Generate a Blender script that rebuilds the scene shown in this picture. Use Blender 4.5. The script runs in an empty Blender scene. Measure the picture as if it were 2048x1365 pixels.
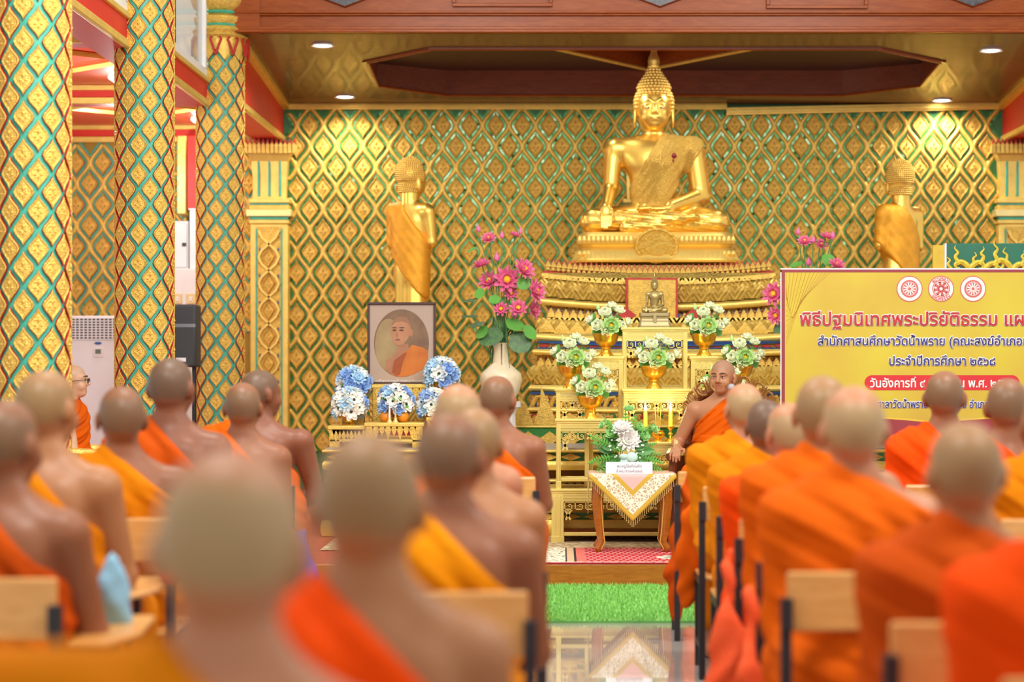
import bpy, bmesh, math, random
import numpy as np
from mathutils import Vector, Matrix
sc = bpy.context.scene
COL = sc.collection
random.seed(7)
PI = math.pi
# ------------------------------------------------------------------ camera, world, lights, exposure
F = 3982.0; HC = 1.38; VX = 1120.0; VY = 730.0          # focal length in pixels, eye height, vanishing point
def PX(x, d): return (x - VX) * d / F
def PZ(y, d): return HC + (VY - y) * d / F
cd = bpy.data.cameras.new('camera'); cam = bpy.data.objects.new('camera', cd); COL.objects.link(cam)
cam.location = (0, 0, HC); cam.rotation_euler = (PI / 2, 0, 0)
cd.sensor_width = 36; cd.lens = F / 2048 * 36; cd.shift_x = -(VX - 1024) / 2048; cd.shift_y = (VY - 682.5) / 2048
cd.clip_start = .1; cd.clip_end = 100
cd.dof.use_dof = True; cd.dof.focus_distance = 13.6; cd.dof.aperture_fstop = 1.75
sc.camera = cam
sc.view_settings.view_transform = 'Standard'; sc.view_settings.look = 'None'
sc.view_settings.exposure = 0.3; sc.view_settings.gamma = 1; sc.view_settings.use_curve_mapping = False
w = bpy.data.worlds.new('world'); sc.world = w; w.use_nodes = True
w.node_tree.nodes['Background'].inputs[0].default_value = (1, .97, .93, 1)
w.node_tree.nodes['Background'].inputs[1].default_value = .72
def area(name, loc, rot, sx, sy, power, col=(1, .96, .9)):
    l = bpy.data.lights.new(name, 'AREA'); l.shape = 'RECTANGLE'; l.size = sx; l.size_y = sy; l.energy = power; l.color = col
    o = bpy.data.objects.new(name, l); o.location = loc; o.rotation_euler = rot; COL.objects.link(o); return o
def spot(name, loc, target, power, ang, blend=.6, col=(1, .93, .82), r=.06):
    l = bpy.data.lights.new(name, 'SPOT'); l.energy = power; l.spot_size = math.radians(ang); l.spot_blend = blend; l.color = col; l.shadow_soft_size = r
    o = bpy.data.objects.new(name, l); o.location = loc
    o.rotation_euler = (Vector(target) - Vector(loc)).to_track_quat('-Z', 'Y').to_euler(); COL.objects.link(o); return o
# added fill lights over the hall, tilted at the altar wall; no fixtures built
for i, (lx, ly) in enumerate([(-1.2, 4.0), (2.9, 4.0), (-1.2, 8.5), (2.9, 8.5), (.8, 12.5)]):
    area('hall_fill_light', (lx, ly, 5.3), (math.radians(38), 0, 0), 1.6, 1.2, 150 if ly < 12 else 12)
# lamps in the coffer that light the statue
spot('statue_spot', (.1, 17.55, 4.12), (.75, 18.0, 2.9), 26, 90)
spot('statue_spot', (1.6, 17.55, 4.12), (.9, 18.0, 2.9), 26, 90)
# ------------------------------------------------------------------ materials
def lin(h):
    c = [int(h[i:i + 2], 16) / 255 for i in (0, 2, 4)]
    return tuple(((v + .055) / 1.055) ** 2.4 if v > .04045 else v / 12.92 for v in c)
MATS = {}
def mat(name, col, rough=.5, metal=0., var=.12, vs=8., bump=0., bs=40., coat=0., emit=0., alpha=1., trans=0., col2=None, kind='noise', sheen=0., sss=0., coord='Object', dist=.01):
    if name in MATS: return MATS[name]
    m = bpy.data.materials.new(name); m.use_nodes = True; nt = m.node_tree; b = nt.nodes['Principled BSDF']
    c = lin(col) if isinstance(col, str) else col
    b.inputs['Roughness'].default_value = rough; b.inputs['Metallic'].default_value = metal
    b.inputs['Coat Weight'].default_value = coat; b.inputs['Coat Roughness'].default_value = .08
    b.inputs['Alpha'].default_value = alpha; b.inputs['Transmission Weight'].default_value = trans
    if sheen: b.inputs['Sheen Weight'].default_value = sheen; b.inputs['Sheen Roughness'].default_value = .5; b.inputs['Sheen Tint'].default_value = (*c, 1)
    if sss: b.inputs['Subsurface Weight'].default_value = sss; b.inputs['Subsurface Radius'].default_value = (.012, .005, .003); b.inputs['Subsurface Scale'].default_value = 1.
    tc = nt.nodes.new('ShaderNodeTexCoord')
    if kind == 'noise':
        t = nt.nodes.new('ShaderNodeTexNoise'); t.inputs['Scale'].default_value = vs; t.inputs['Detail'].default_value = 3
        fac = t.outputs['Fac']
    elif kind == 'grain':
        mp = nt.nodes.new('ShaderNodeMapping'); mp.inputs['Scale'].default_value = (1, 6, 6); nt.links.new(tc.outputs[coord], mp.inputs[0])
        t = nt.nodes.new('ShaderNodeTexNoise'); t.inputs['Scale'].default_value = vs; t.inputs['Detail'].default_value = 5; t.inputs['Distortion'].default_value = 1.2
        nt.links.new(mp.outputs[0], t.inputs['Vector']); fac = t.outputs['Fac']
    elif kind == 'voronoi':
        t = nt.nodes.new('ShaderNodeTexVoronoi'); t.inputs['Scale'].default_value = vs; fac = t.outputs['Distance']
    if kind != 'grain': nt.links.new(tc.outputs[coord], t.inputs['Vector'])
    r = nt.nodes.new('ShaderNodeValToRGB')
    r.color_ramp.elements[0].position = .3; r.color_ramp.elements[1].position = .7
    if col2:
        r.color_ramp.elements[0].color = (*lin(col2), 1); r.color_ramp.elements[1].color = (*c, 1)
    else:
        r.color_ramp.elements[0].color = (*[v * (1 - var) for v in c], 1); r.color_ramp.elements[1].color = (*[min(1, v * (1 + var)) for v in c], 1)
    nt.links.new(fac, r.inputs[0]); nt.links.new(r.outputs[0], b.inputs['Base Color'])
    if bump:
        n2 = nt.nodes.new('ShaderNodeTexNoise'); n2.inputs['Scale'].default_value = bs; n2.inputs['Detail'].default_value = 2
        nt.links.new(tc.outputs[coord], n2.inputs['Vector'])
        bm = nt.nodes.new('ShaderNodeBump'); bm.inputs['Strength'].default_value = bump; bm.inputs['Distance'].default_value = dist
        nt.links.new(n2.outputs['Fac'], bm.inputs['Height']); nt.links.new(bm.outputs[0], b.inputs['Normal'])
    if emit:
        nt.links.new(r.outputs[0], b.inputs['Emission Color']); b.inputs['Emission Strength'].default_value = emit
    MATS[name] = m; return m
M_LEAF = mat('gold_leaf', 'f7cc62', .32, .85, var=.05, vs=3, bump=.05, bs=9)
M_LEAFM = mat('gold_leaf_matt', 'f2cf70', .45, .75, var=.06, vs=5, bump=.12, bs=25)
M_GOLD = mat('gold_paint', 'e2bc58', .45, .38, var=.14, vs=14, bump=.5, bs=70)
M_GOLDC = mat('gold_carved', 'e4bc58', .43, .38, var=.2, vs=30, bump=.9, bs=110)
M_GOLDY = mat('gold_bright', 'eecc68', .4, .4, var=.08, vs=10, bump=.25, bs=60)
M_GOLDP = mat('gold_pale', 'efdb93', .36, .5, var=.05, vs=8, bump=.1, bs=40)
M_BOWL = mat('gold_bowl', 'f6be3e', .26, .85, var=.06, vs=10)
M_TEAL = mat('teal_paint', '3fb096', .45, .0, var=.1, vs=20)
M_GREENM = mat('green_mirror', '2f8038', .3, .35, var=.25, vs=60, coat=.22)
M_GREEND = mat('green_ground', '2f6a38', .4, .2, var=.2, vs=12)
M_RED = mat('red_paint', 'b5241c', .5, .0, var=.1, vs=15)
M_REDG = mat('red_gloss', 'd62f1e', .5, .0, var=.05, vs=4)
M_REDC = mat('red_ceiling', 'd04a36', .4, .0, var=.06, vs=3)
M_BLUE = mat('blue_mirror', '33568f', .25, .5, var=.25, vs=60)
M_WOODF = mat('fascia_wood', 'a2521f', .3, 0, vs=5, kind='grain', col2='8c4015', coat=.0)
M_WOODF.node_tree.nodes['Principled BSDF'].inputs['Specular IOR Level'].default_value = .22
M_WOODS = mat('soffit_wood', '74502c', .42, 0, vs=6, kind='grain', col2='5f3d20', coat=.3)
M_WOODD = mat('coffer_wood', '8a4426', .3, 0, vs=5, kind='grain', col2='74351c', coat=.4)
M_WOODC = mat('chair_wood', 'dba35f', .35, 0, vs=9, kind='grain', col2='c98f4b', coat=.2)
M_WOODT = mat('teak_wood', 'b06a22', .3, 0, vs=9, kind='grain', col2='96551a', coat=.3)
M_WOODB = mat('brown_wood', '7d4428', .35, 0, vs=9, kind='grain', col2='683619', coat=.3)
M_BLACK = mat('black_steel', '2b2a2e', .45, .3, var=.1)
M_WHITE = mat('white_plastic', 'f1f2f2', .35, 0, var=.02)
M_WHITEW = mat('white_paint', 'ece9e4', .6, 0, var=.03)
M_DARK = mat('dark_grey', '3a3e40', .6, 0, var=.15, vs=80)
M_GRANITE = mat('black_granite', '55545a', .2, 0, var=.5, vs=90)
M_BRONZE = mat('bronze', 'b09a62', .36, .75, var=.12, vs=18)
M_GLASS = mat('window_glass', 'cfd8d2', .08, 0, var=.02, alpha=.45)
# ------------------------------------------------------------------ mesh helpers
class MB:
    def __init__(s): s.v = []; s.f = []; s.m = []
    def add(s, vs, fs, mi=0):
        n = len(s.v); s.v += [tuple(p) for p in vs]; s.f += [tuple(i + n for i in q) for q in fs]; s.m += [mi] * len(fs); return s
    def box(s, x0, x1, y0, y1, z0, z1, mi=0):
        return s.add([(x, y, z) for z in (z0, z1) for y in (y0, y1) for x in (x0, x1)],
                     [(0, 2, 3, 1), (4, 5, 7, 6), (0, 1, 5, 4), (2, 6, 7, 3), (0, 4, 6, 2), (1, 3, 7, 5)], mi)
    def prism(s, pts, y0, y1, mi=0, ms=None):            # pts in (x, z), counter-clockwise seen from -y
        n = len(pts)
        s.add([(x, y0, z) for x, z in pts] + [(x, y1, z) for x, z in pts], [tuple(range(n)), tuple(range(2 * n - 1, n - 1, -1))], mi)
        s.add([(x, y0, z) for x, z in pts] + [(x, y1, z) for x, z in pts], [(i, i + n, (i + 1) % n + n, (i + 1) % n) for i in range(n)], mi if ms is None else ms)
        return s
    def lathe(s, prof, n=24, c=(0, 0, 0), mi=0, flute=0, fn=0, rz0=0):
        vs = []
        for r, z in prof:
            for k in range(n):
                a = 2 * PI * k / n + rz0; rr = r * (1 + flute * math.cos(a * fn)) if flute else r
                vs.append((c[0] + rr * math.cos(a), c[1] + rr * math.sin(a), c[2] + z))
        fs = []
        for j in range(len(prof) - 1):
            for k in range(n):
                fs.append((j * n + k, j * n + (k + 1) % n, (j + 1) * n + (k + 1) % n, (j + 1) * n + k))
        if prof[0][0] > 1e-5: fs.append(tuple(range(n - 1, -1, -1)))
        if prof[-1][0] > 1e-5: fs.append(tuple((len(prof) - 1) * n + k for k in range(n)))
        return s.add(vs, fs, mi)
    def tube(s, path, r, n=6, mi=0):
        path = [Vector(p) for p in path]; rs = r if isinstance(r, (list, tuple)) else [r] * len(path); vs = []; up = None
        for i, p in enumerate(path):
            t = (path[min(i + 1, len(path) - 1)] - path[max(i - 1, 0)]).normalized()
            if up is None: up = Vector((0, 0, 1)) if abs(t.z) < .9 else Vector((1, 0, 0))
            a = t.cross(up)
            if a.length < 1e-6: a = t.orthogonal()
            a.normalize(); b = a.cross(t).normalized(); up = b
            for k in range(n):
                an = 2 * PI * k / n; vs.append(tuple(p + a * (rs[i] * math.cos(an)) + b * (rs[i] * math.sin(an))))
        fs = [(j * n + k, j * n + (k + 1) % n, (j + 1) * n + (k + 1) % n, (j + 1) * n + k) for j in range(len(path) - 1) for k in range(n)]
        fs += [tuple(range(n - 1, -1, -1)), tuple((len(path) - 1) * n + k for k in range(n))]
        return s.add(vs, fs, mi)
    def blob(s, c, r, n=10, m=7, mi=0, pw=1.):
        r = r if isinstance(r, (tuple, list)) else (r, r, r)
        prof = [(math.sin(PI * j / m), -math.cos(PI * j / m)) for j in range(m + 1)]
        b = MB().lathe([(max(0, q[0]), q[1]) for q in prof], n)
        return s.add([(c[0] + p[0] * r[0], c[1] + p[1] * r[1], c[2] + p[2] * r[2]) for p in b.v], b.f, mi)
    def rot(s, mtx):
        s.v = [tuple(mtx @ Vector(p)) for p in s.v]; return s
def wl(o):
    v = Vector((0, 0, 0))
    while o is not None: v += o.location; o = o.parent
    return v
def obj(name, mb, mats, parent=None, smooth=40, world=True, bevel=0, label=None, kind=None):
    me = bpy.data.meshes.new(name)
    v = mb.v
    if world and parent is not None:
        o0 = wl(parent); v = [(p[0] - o0[0], p[1] - o0[1], p[2] - o0[2]) for p in v]
    me.from_pydata(v, [], mb.f)
    mats = mats if isinstance(mats, (list, tuple)) else [mats]
    for m in mats: me.materials.append(m)
    if len(mats) > 1: me.polygons.foreach_set('material_index', mb.m)
    if smooth:
        me.polygons.foreach_set('use_smooth', [True] * len(me.polygons)); me.set_sharp_from_angle(angle=math.radians(smooth))
    o = bpy.data.objects.new(name, me); COL.objects.link(o)
    if parent is not None: o.parent = parent
    if bevel:
        b = o.modifiers.new('bevel', 'BEVEL'); b.width = bevel; b.segments = 2; b.limit_method = 'ANGLE'
    if label: o['label'] = label
    if kind: o['kind'] = kind
    return o
def inst(o, parent, loc=None, rot=None, scale=None, name=None):
    c = o.copy(); COL.objects.link(c); c.parent = parent
    if name: c.name = name
    if loc is not None: c.location = loc
    if rot is not None: c.rotation_euler = rot
    if scale is not None: c.scale = scale if isinstance(scale, (tuple, list)) else (scale,) * 3
    return c
def pobj(name, me, parent, loc=(0, 0, 0), rot=(0, 0, 0), scale=1, label=None):
    o = bpy.data.objects.new(name, me); COL.objects.link(o); o.parent = parent; o.location = loc; o.rotation_euler = rot
    o.scale = scale if isinstance(scale, (tuple, list)) else (scale,) * 3
    if label: o['label'] = label
    return o
def tag(o, label, cat, group=None):
    o['label'] = label; o['category'] = cat
    if group: o['group'] = group
    return o
def thing(name, label, cat, loc=(0, 0, 0), rz=0, group=None):
    o = bpy.data.objects.new(name, None); COL.objects.link(o); o.location = loc; o.rotation_euler = (0, 0, rz); o.empty_display_size = .1
    return tag(o, label, cat, group)
def struct(name, mb, m, parent=None, **k):
    o = obj(name, mb, m, parent, **k)
    if parent is None: o['kind'] = 'structure'
    return o
def copy_tree(o, parent=None):
    c = o.copy(); COL.objects.link(c); c.parent = parent
    for ch in list(o.children): copy_tree(ch, c)
    return c
def mesh_of(mb, mats, smooth=40, name='m'):
    me = bpy.data.meshes.new(name); me.from_pydata(mb.v, [], mb.f)
    for m in (mats if isinstance(mats, (list, tuple)) else [mats]): me.materials.append(m)
    me.polygons.foreach_set('material_index', mb.m)
    if smooth: me.polygons.foreach_set('use_smooth', [True] * len(me.polygons)); me.set_sharp_from_angle(angle=math.radians(smooth))
    return me
# ------------------------------------------------------------------ implicit surfaces (smooth bodies)
def cap(P, a, b, ra, rb=None):
    rb = ra if rb is None else rb
    a = np.array(a, np.float32); ba = np.array(b, np.float32) - a; q = P - a
    t = np.clip(q @ ba / max(1e-9, float(ba @ ba)), 0, 1)
    return np.linalg.norm(q - t[:, None] * ba, axis=1) - (ra + (rb - ra) * t)
def ell(P, c, r):
    r = np.array(r, np.float32); q = (P - np.array(c, np.float32)); k0 = np.linalg.norm(q / r, axis=1); k1 = np.linalg.norm(q / (r * r), axis=1)
    return np.where(k0 > .05, k0 * (k0 - 1) / np.maximum(k1, 1e-6), -float(r.min()))
def ecap(P, a, b, ra, rb, sx, sy):                       # capsule with an oval section
    S = np.array([1 / sx, 1 / sy, 1], np.float32)
    return cap(P * S, np.array(a) * S, np.array(b) * S, ra, rb) * min(sx, sy)
def smin(a, b, k):
    h = np.clip(.5 + .5 * (b - a) / k, 0, 1); return b + (a - b) * h - k * h * (1 - h)
def smax(a, b, k): return -smin(-a, -b, k)
def rotz(P, a, c=(0, 0, 0)):
    c = np.array(c, np.float32); q = P - c; s, k = math.sin(a), math.cos(a)
    return np.stack([q[:, 0] * k + q[:, 1] * s, -q[:, 0] * s + q[:, 1] * k, q[:, 2]], 1) + c
def rotx(P, a, c=(0, 0, 0)):
    c = np.array(c, np.float32); q = P - c; s, k = math.sin(a), math.cos(a)
    return np.stack([q[:, 0], q[:, 1] * k + q[:, 2] * s, -q[:, 1] * s + q[:, 2] * k], 1) + c
def sdf_mesh(fn, lo, hi, h):
    C = 4; lo = np.array(lo, np.float32); n = np.ceil((np.array(hi) - lo) / h / C).astype(int); N = n * C
    g = np.stack(np.meshgrid(*[np.arange(k) for k in n], indexing='ij'), -1).reshape(-1, 3)
    cv = fn((lo + h * (g * C + (C - 1) / 2)).astype(np.float32))
    actc = (np.abs(cv) < h * C * 1.35).reshape(n); sgn = np.where(cv < 0, -1., 1.).reshape(n)
    up = lambda A: A.repeat(C, 0).repeat(C, 1).repeat(C, 2)
    V = (up(sgn) * 10 * h).astype(np.float32); A = up(actc); ii = np.argwhere(A)
    V[A] = fn((lo + h * ii).astype(np.float32))
    S = V < 0; nx, ny, nz = N
    sl = lambda d: tuple(slice(d[i], N[i] - 1 + d[i]) for i in range(3))
    corners = [(a, b, c) for a in (0, 1) for b in (0, 1) for c in (0, 1)]
    cnt = sum(S[sl(c)].astype(np.int8) for c in corners); act = (cnt > 0) & (cnt < 8)
    idx = np.full(act.shape, -1, np.int64); cells = np.argwhere(act); idx[act] = np.arange(len(cells))
    pos = np.zeros((len(cells), 3)); num = np.zeros(len(cells))
    for a in corners:
        for ax in range(3):
            if a[ax]: continue
            b = list(a); b[ax] = 1
            va = V[sl(a)][act]; vb = V[sl(b)][act]; m = (va < 0) != (vb < 0)
            t = np.where(m, va / np.where(m, va - vb, 1), 0)
            p = np.tile(np.array(a, float), (len(cells), 1)); p[:, ax] += t
            pos += p * m[:, None]; num += m
    verts = lo + h * (cells + pos / np.maximum(num, 1)[:, None])
    quads = []
    for ax in range(3):
        u, v = (ax + 1) % 3, (ax + 2) % 3
        s0 = [slice(1, k - 1) for k in N]; s1 = list(s0); s0[ax] = slice(0, N[ax] - 1); s1[ax] = slice(1, N[ax])
        a, b = S[tuple(s0)], S[tuple(s1)]; e = np.argwhere(a != b)
        if not len(e): continue
        flip = ~a[tuple(e.T)]; off = np.ones(3, int); off[ax] = 0; e = e + off
        q = []
        for du, dv in ((-1, -1), (0, -1), (0, 0), (-1, 0)):
            c = e.copy(); c[:, u] += du; c[:, v] += dv; q.append(idx[tuple(c.T)])
        q = np.stack(q, 1); q[flip] = q[flip][:, ::-1]; quads.append(q)
    quads = np.concatenate(quads); quads = quads[(quads >= 0).all(1)]
    return verts, quads
def np_mesh(name, verts, quads, mats, attr=None):
    me = bpy.data.meshes.new(name); me.vertices.add(len(verts)); me.vertices.foreach_set('co', np.asarray(verts, np.float32).ravel())
    me.loops.add(quads.size); me.loops.foreach_set('vertex_index', quads.ravel().astype(np.int32))
    me.polygons.add(len(quads)); me.polygons.foreach_set('loop_start', np.arange(0, quads.size, 4, dtype=np.int32))
    me.update(calc_edges=True); me.validate()
    me.polygons.foreach_set('use_smooth', np.ones(len(me.polygons), bool))
    for m in (mats if isinstance(mats, (list, tuple)) else [mats]): me.materials.append(m)
    if attr is not None:
        for k, a in attr.items():
            at = me.attributes.new(k, 'FLOAT', 'POINT'); at.data.foreach_set('value', np.asarray(a, np.float32))
    return me
# ------------------------------------------------------------------ floor, platform, turf
WY = 19.9
M_FLOOR = mat('floor_tile', 'a89f98', .025, 0, var=.05, vs=2.5, coat=.3)
M_GROUT = mat('floor_grout', '9d948b', .5, 0)
floor = struct('floor', MB().box(-8, 9, -2, 20.2, -.1, -.003), M_GROUT)
tm = mesh_of(MB().box(-.2985, .2985, -.2985, .2985, -.02, 0), M_FLOOR, name='floor_tile')
for i in range(12):
    for j in range(20):
        pobj('floor_tile', tm, floor, (-2.3 + i * .6, .2 + j * .6, 0))
PLY = 12.35; PLZ = .14
plat = struct('platform', MB().box(-6.5, 7.5, PLY + .02, WY, 0, PLZ - .005), mat('platform_top', 'a8442e', .5, 0, var=.1))
for i in range(5):
    struct('riser_board', MB().box(-6.5 + i * 2.8, -3.702 + i * 2.8, PLY, PLY + .03, 0, PLZ), M_WOODT, plat, bevel=.004)
# turf strip
tx0, tx1, ty0, ty1 = -.62, 1.6, 10.62, PLY - .01
mb = MB().box(tx0, tx1, ty0, ty1, 0, .012)
turf = obj('turf_mat', mb, mat('turf_base', '5a9a48', .8, 0), None); turf['kind'] = 'stuff'
tag(turf, 'bright green artificial turf runner on the floor before the platform', 'turf')
rng = np.random.default_rng(3); NB = 26000
bx = rng.uniform(tx0, tx1, NB); by = rng.uniform(ty0, ty1, NB); an = rng.uniform(0, 2 * PI, NB); hh = rng.uniform(.022, .04, NB); wd = .0035
lx = rng.normal(0, .009, NB); ly = rng.normal(0, .009, NB)
V = np.zeros((NB, 3, 3)); V[:, 0] = np.stack([bx + wd * np.cos(an), by + wd * np.sin(an), np.full(NB, .01)], 1); V[:, 1] = np.stack([bx - wd * np.cos(an), by - wd * np.sin(an), np.full(NB, .01)], 1)
V[:, 2] = np.stack([bx + lx, by + ly, hh], 1)
me = bpy.data.meshes.new('turf_blades'); me.from_pydata(V.reshape(-1, 3).tolist(), [], np.arange(NB * 3).reshape(-1, 3).tolist())
me.materials.append(mat('turf_blade', '9fdc6e', .6, 0, var=.3, vs=60, col2='6fba4c'))
o = pobj('turf_blades', me, turf); o['kind'] = 'stuff'
# ------------------------------------------------------------------ patterned back wall
a_, b_ = .265, .4215
def hw(u): u = min(1., abs(u)); return .32 * (1 - u) + .68 * (.5 + .5 * math.cos(PI * u))
def cell_outline(k, n=8, a=a_, b=b_, kz=None):            # ogee lozenge around the origin, counter-clockwise seen from -y
    kz = k if kz is None else kz; q = []
    us = [1 - i / n for i in range(n)]
    for u in us: q.append((hw(u) * a / 2 * k, -u * b / 2 * kz))
    for u in [i / n for i in range(n)]: q.append((hw(u) * a / 2 * k, u * b / 2 * kz))
    q2 = [(-x, -z) for x, z in q]
    return q + q2
def plaque_mb(w, h, t, n=4):
    """raised ogee leaf with red edge, a rim and a three-lobed bud"""
    out = cell_outline(1, n, w * 2, h * 2); N = len(out); mb = MB()
    c = lambda k, y: [(x * k, y, z * k) for x, z in out]
    ring = lambda A, B, mi: mb.add(A + B, [(i, (i + 1) % N, (i + 1) % N + N, i + N) for i in range(N)], mi)
    ring(c(1.04, 0), c(1, -t * .75), 1); ring(c(1, -t * .75), c(.9, -t), 0); ring(c(.9, -t), c(.74, -t * .62), 0)
    mb.add(c(.74, -t * .62) + [(0, -t * .9, 0)], [(i, (i + 1) % N, N) for i in range(N)], 0)
    def lobe(cx, cz, rx, rz, hgt):
        pts = [(cx, cz - rz), (cx + rx, cz - rz * .2), (cx, cz + rz), (cx - rx, cz - rz * .2)]
        mb.add([(x, -t * .55, z) for x, z in pts] + [(cx, -t * .55 - hgt, cz - rz * .1)], [(0, 1, 4), (1, 2, 4), (2, 3, 4), (3, 0, 4)], 0)
    lobe(0, h * .22, w * .2, h * .26, t * .9); lobe(-w * .25, -h * .08, w * .22, h * .12, t * .7); lobe(w * .25, -h * .08, w * .22, h * .12, t * .7); lobe(0, -h * .3, w * .13, h * .16, t * .6)
    return mb
PLQ = mesh_of(plaque_mb(.082, .128, .036), [M_GOLDC, M_RED], 30, 'plaque')
def lozenge_wall(wall, x0, x1, z0, z1, X0, Z0, mosaic_mat, shown, y=WY):
    rnd = random.Random(5); mos = MB(); rest = MB(); nparts = 0; pl = plaque_mb(.082, .128, .036)
    i0 = int(math.floor((x0 - X0) / (a_ / 2))) - 1; i1 = int(math.ceil((x1 - X0) / (a_ / 2))) + 1
    o1 = cell_outline(.64, 6); o2 = cell_outline(.86, 6); N = len(o1)
    for i in range(i0, i1 + 1):
        cx = X0 + i * a_ / 2
        j0 = int(math.floor((z0 - Z0) / b_)) - 1; j1 = int(math.ceil((z1 - Z0) / b_)) + 1
        for j in range(j0, j1 + 1):
            cz = Z0 + (j + (.5 if i % 2 else 0)) * b_
            if cx < x0 - .1 or cx > x1 + .1 or cz < z0 - .15 or cz > z1 + .15: continue
            for k in range(N):
                q = [o1[k], o1[(k + 1) % N], o2[(k + 1) % N], o2[k]]
                q = [(min(max(cx + p[0], x0), x1), min(max(cz + p[1], z0), z1)) for p in q]
                mx = sum(p[0] for p in q) / 4; mz = sum(p[1] for p in q) / 4
                sd_ = .3 if rnd.random() < .07 else .03; tx = rnd.gauss(0, sd_); tz = rnd.gauss(0, sd_)
                mos.add([(p[0], y - .008 + (p[0] - mx) * tx + (p[1] - mz) * tz, p[1]) for p in q], [(0, 3, 2, 1)])
            if x0 < cx - .05 and cx + .05 < x1 and z0 < cz - .06 and cz + .09 < z1:
                if nparts < 300 and shown(cx, cz):
                    pobj('plaque', PLQ, wall, (cx, y - .004, cz)); nparts += 1
                else: rest.add([(p[0] + cx, p[1] + y - .004, p[2] + cz) for p in pl.v], pl.f, 0)
    for f in range(len(mos.f)): pass
    o = obj('mirror_mosaic', mos, mosaic_mat, wall, smooth=0); o['kind'] = 'stuff'
    if rest.v: o = obj('plaque_rest', rest, M_GOLDC, wall, smooth=30); o['kind'] = 'stuff'
    # wavy gilded ribs between the cells
    k0 = int(math.floor((x0 - X0) / (a_ / 2))); k1 = int(math.ceil((x1 - X0) / (a_ / 2)))
    for k in range(k0, k1 + 1):
        mb = MB(); rows = []; n = 7; nh = int(math.ceil((z1 - z0) / (b_ / 2))) + 2
        zb = Z0 + b_ / 2 * math.floor((z0 - Z0) / (b_ / 2))
        for s_ in range(nh * n + 1):
            z = zb + s_ / n * b_ / 2
            if z < z0 - 1e-4 or z > z1 + 1e-4: continue
            jj = (z - Z0) / (b_ / 2); c0 = math.floor(jj + 1e-6); u = jj - c0
            up = (c0 + k) % 2 == 0
            g = hw(u); fx = (g if up else 1 - g)
            x = X0 + (k + fx) * a_ / 2
            if x - .02 < x0 or x + .02 > x1: rows.append(None); continue
            rows.append([(x - .029, y - .006, z), (x - .018, y - .026, z), (x, y - .032, z), (x + .018, y - .026, z), (x + .029, y - .006, z)])
        vs = []; fs = []; prev = None
        for r in rows:
            if r is None: prev = None; continue
            n0 = len(vs); vs += r
            if prev is not None: fs += [(prev + q, prev + q + 1, n0 + q + 1, n0 + q) for q in range(4)]
            prev = n0
        if fs: mb.add(vs, fs); obj('lattice_rib', mb, M_GOLD, wall, smooth=60)
wall = struct('wall_back', MB().box(-2.95, 6.5, WY, WY + .2, 0, 4.0), M_GREEND)
def shown_main(cx, cz):
    x = VX + cx * F / WY; y = VY - (cz - HC) * F / WY
    if x > 1570 and y > 545: return False
    if 1180 < x < 1420 and y > 275: return False
    if 1080 < x < 1530 and y > 520: return False
    return x < 2030 and y < 880
lozenge_wall(wall, -2.74, 4.42, .5, 3.955, -2.497, 3.771, M_GREENM, shown_main)
wall2 = struct('wall_side_aisle', MB().box(-8, -2.951, WY, WY + .2, 0, 4.0), mat('aisle_wall_ground', 'a8862f', .5, .3, var=.1))
wall2.name = 'wall_left'
lozenge_wall(wall2, -5.6, -2.96, 1.7, 3.6, -4.829, 3.399, M_TEAL, lambda cx, cz: -5.05 < cx < -4.3 or -3.95 < cx < -3.0)
# gilded mouldings along the head of the wall
def moulding(name, x0, x1, y, zc, parent, h=.07, dep=.06, dz=0):
    mb = MB()
    for k, (za, zb, d) in enumerate([(-.5, -.25, .6), (-.25, .05, 1.), (.05, .2, .7), (.2, .5, .9)]):
        b = MB().box(x0, x1, y - dep * d, y, za * h, zb * h)
        mb.add([(p[0], p[1], p[2] + zc + dz * (p[0] - x0) / (x1 - x0)) for p in b.v], b.f)
    return struct(name, mb, M_GOLDY, parent, smooth=0)
moulding('cornice_moulding', -2.76, PX(1453, WY), WY, 3.965, wall)
moulding('cornice_moulding', PX(1453, WY - .08), 4.42, WY - .03, 3.905, wall, dz=.06)
# ------------------------------------------------------------------ soffit with octagonal coffer, fascia
SY0 = 16.9
def sz(y): return 3.98 + .07 * (WY - y)
OCT = [(-1.11, 17.42), (2.77, 17.42), (3.43, 17.95), (3.43, 18.95), (2.75, 19.4), (-1.10, 19.4), (-1.73, 18.95), (-1.73, 17.95)]
mb = MB(); outer = [(-2.78, SY0), (4.44, SY0), (4.44, 17.95), (4.44, 18.95), (4.44, WY), (-2.78, WY), (-2.78, 18.95), (-2.78, 17.95)]
mb.add([(x, y, sz(y)) for x, y in OCT] + [(x, y, sz(y)) for x, y in outer], [(i, (i + 1) % 8, (i + 1) % 8 + 8, i + 8) for i in range(8)])
mb.add([(x, y, sz(y) + .02) for x, y in OCT] + [(x, y, sz(y) + .02) for x, y in outer], [(i, i + 8, (i + 1) % 8 + 8, (i + 1) % 8) for i in range(8)])
soffit = struct('ceiling', mb, M_WOODS, smooth=0)
ZT = 4.25
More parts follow.
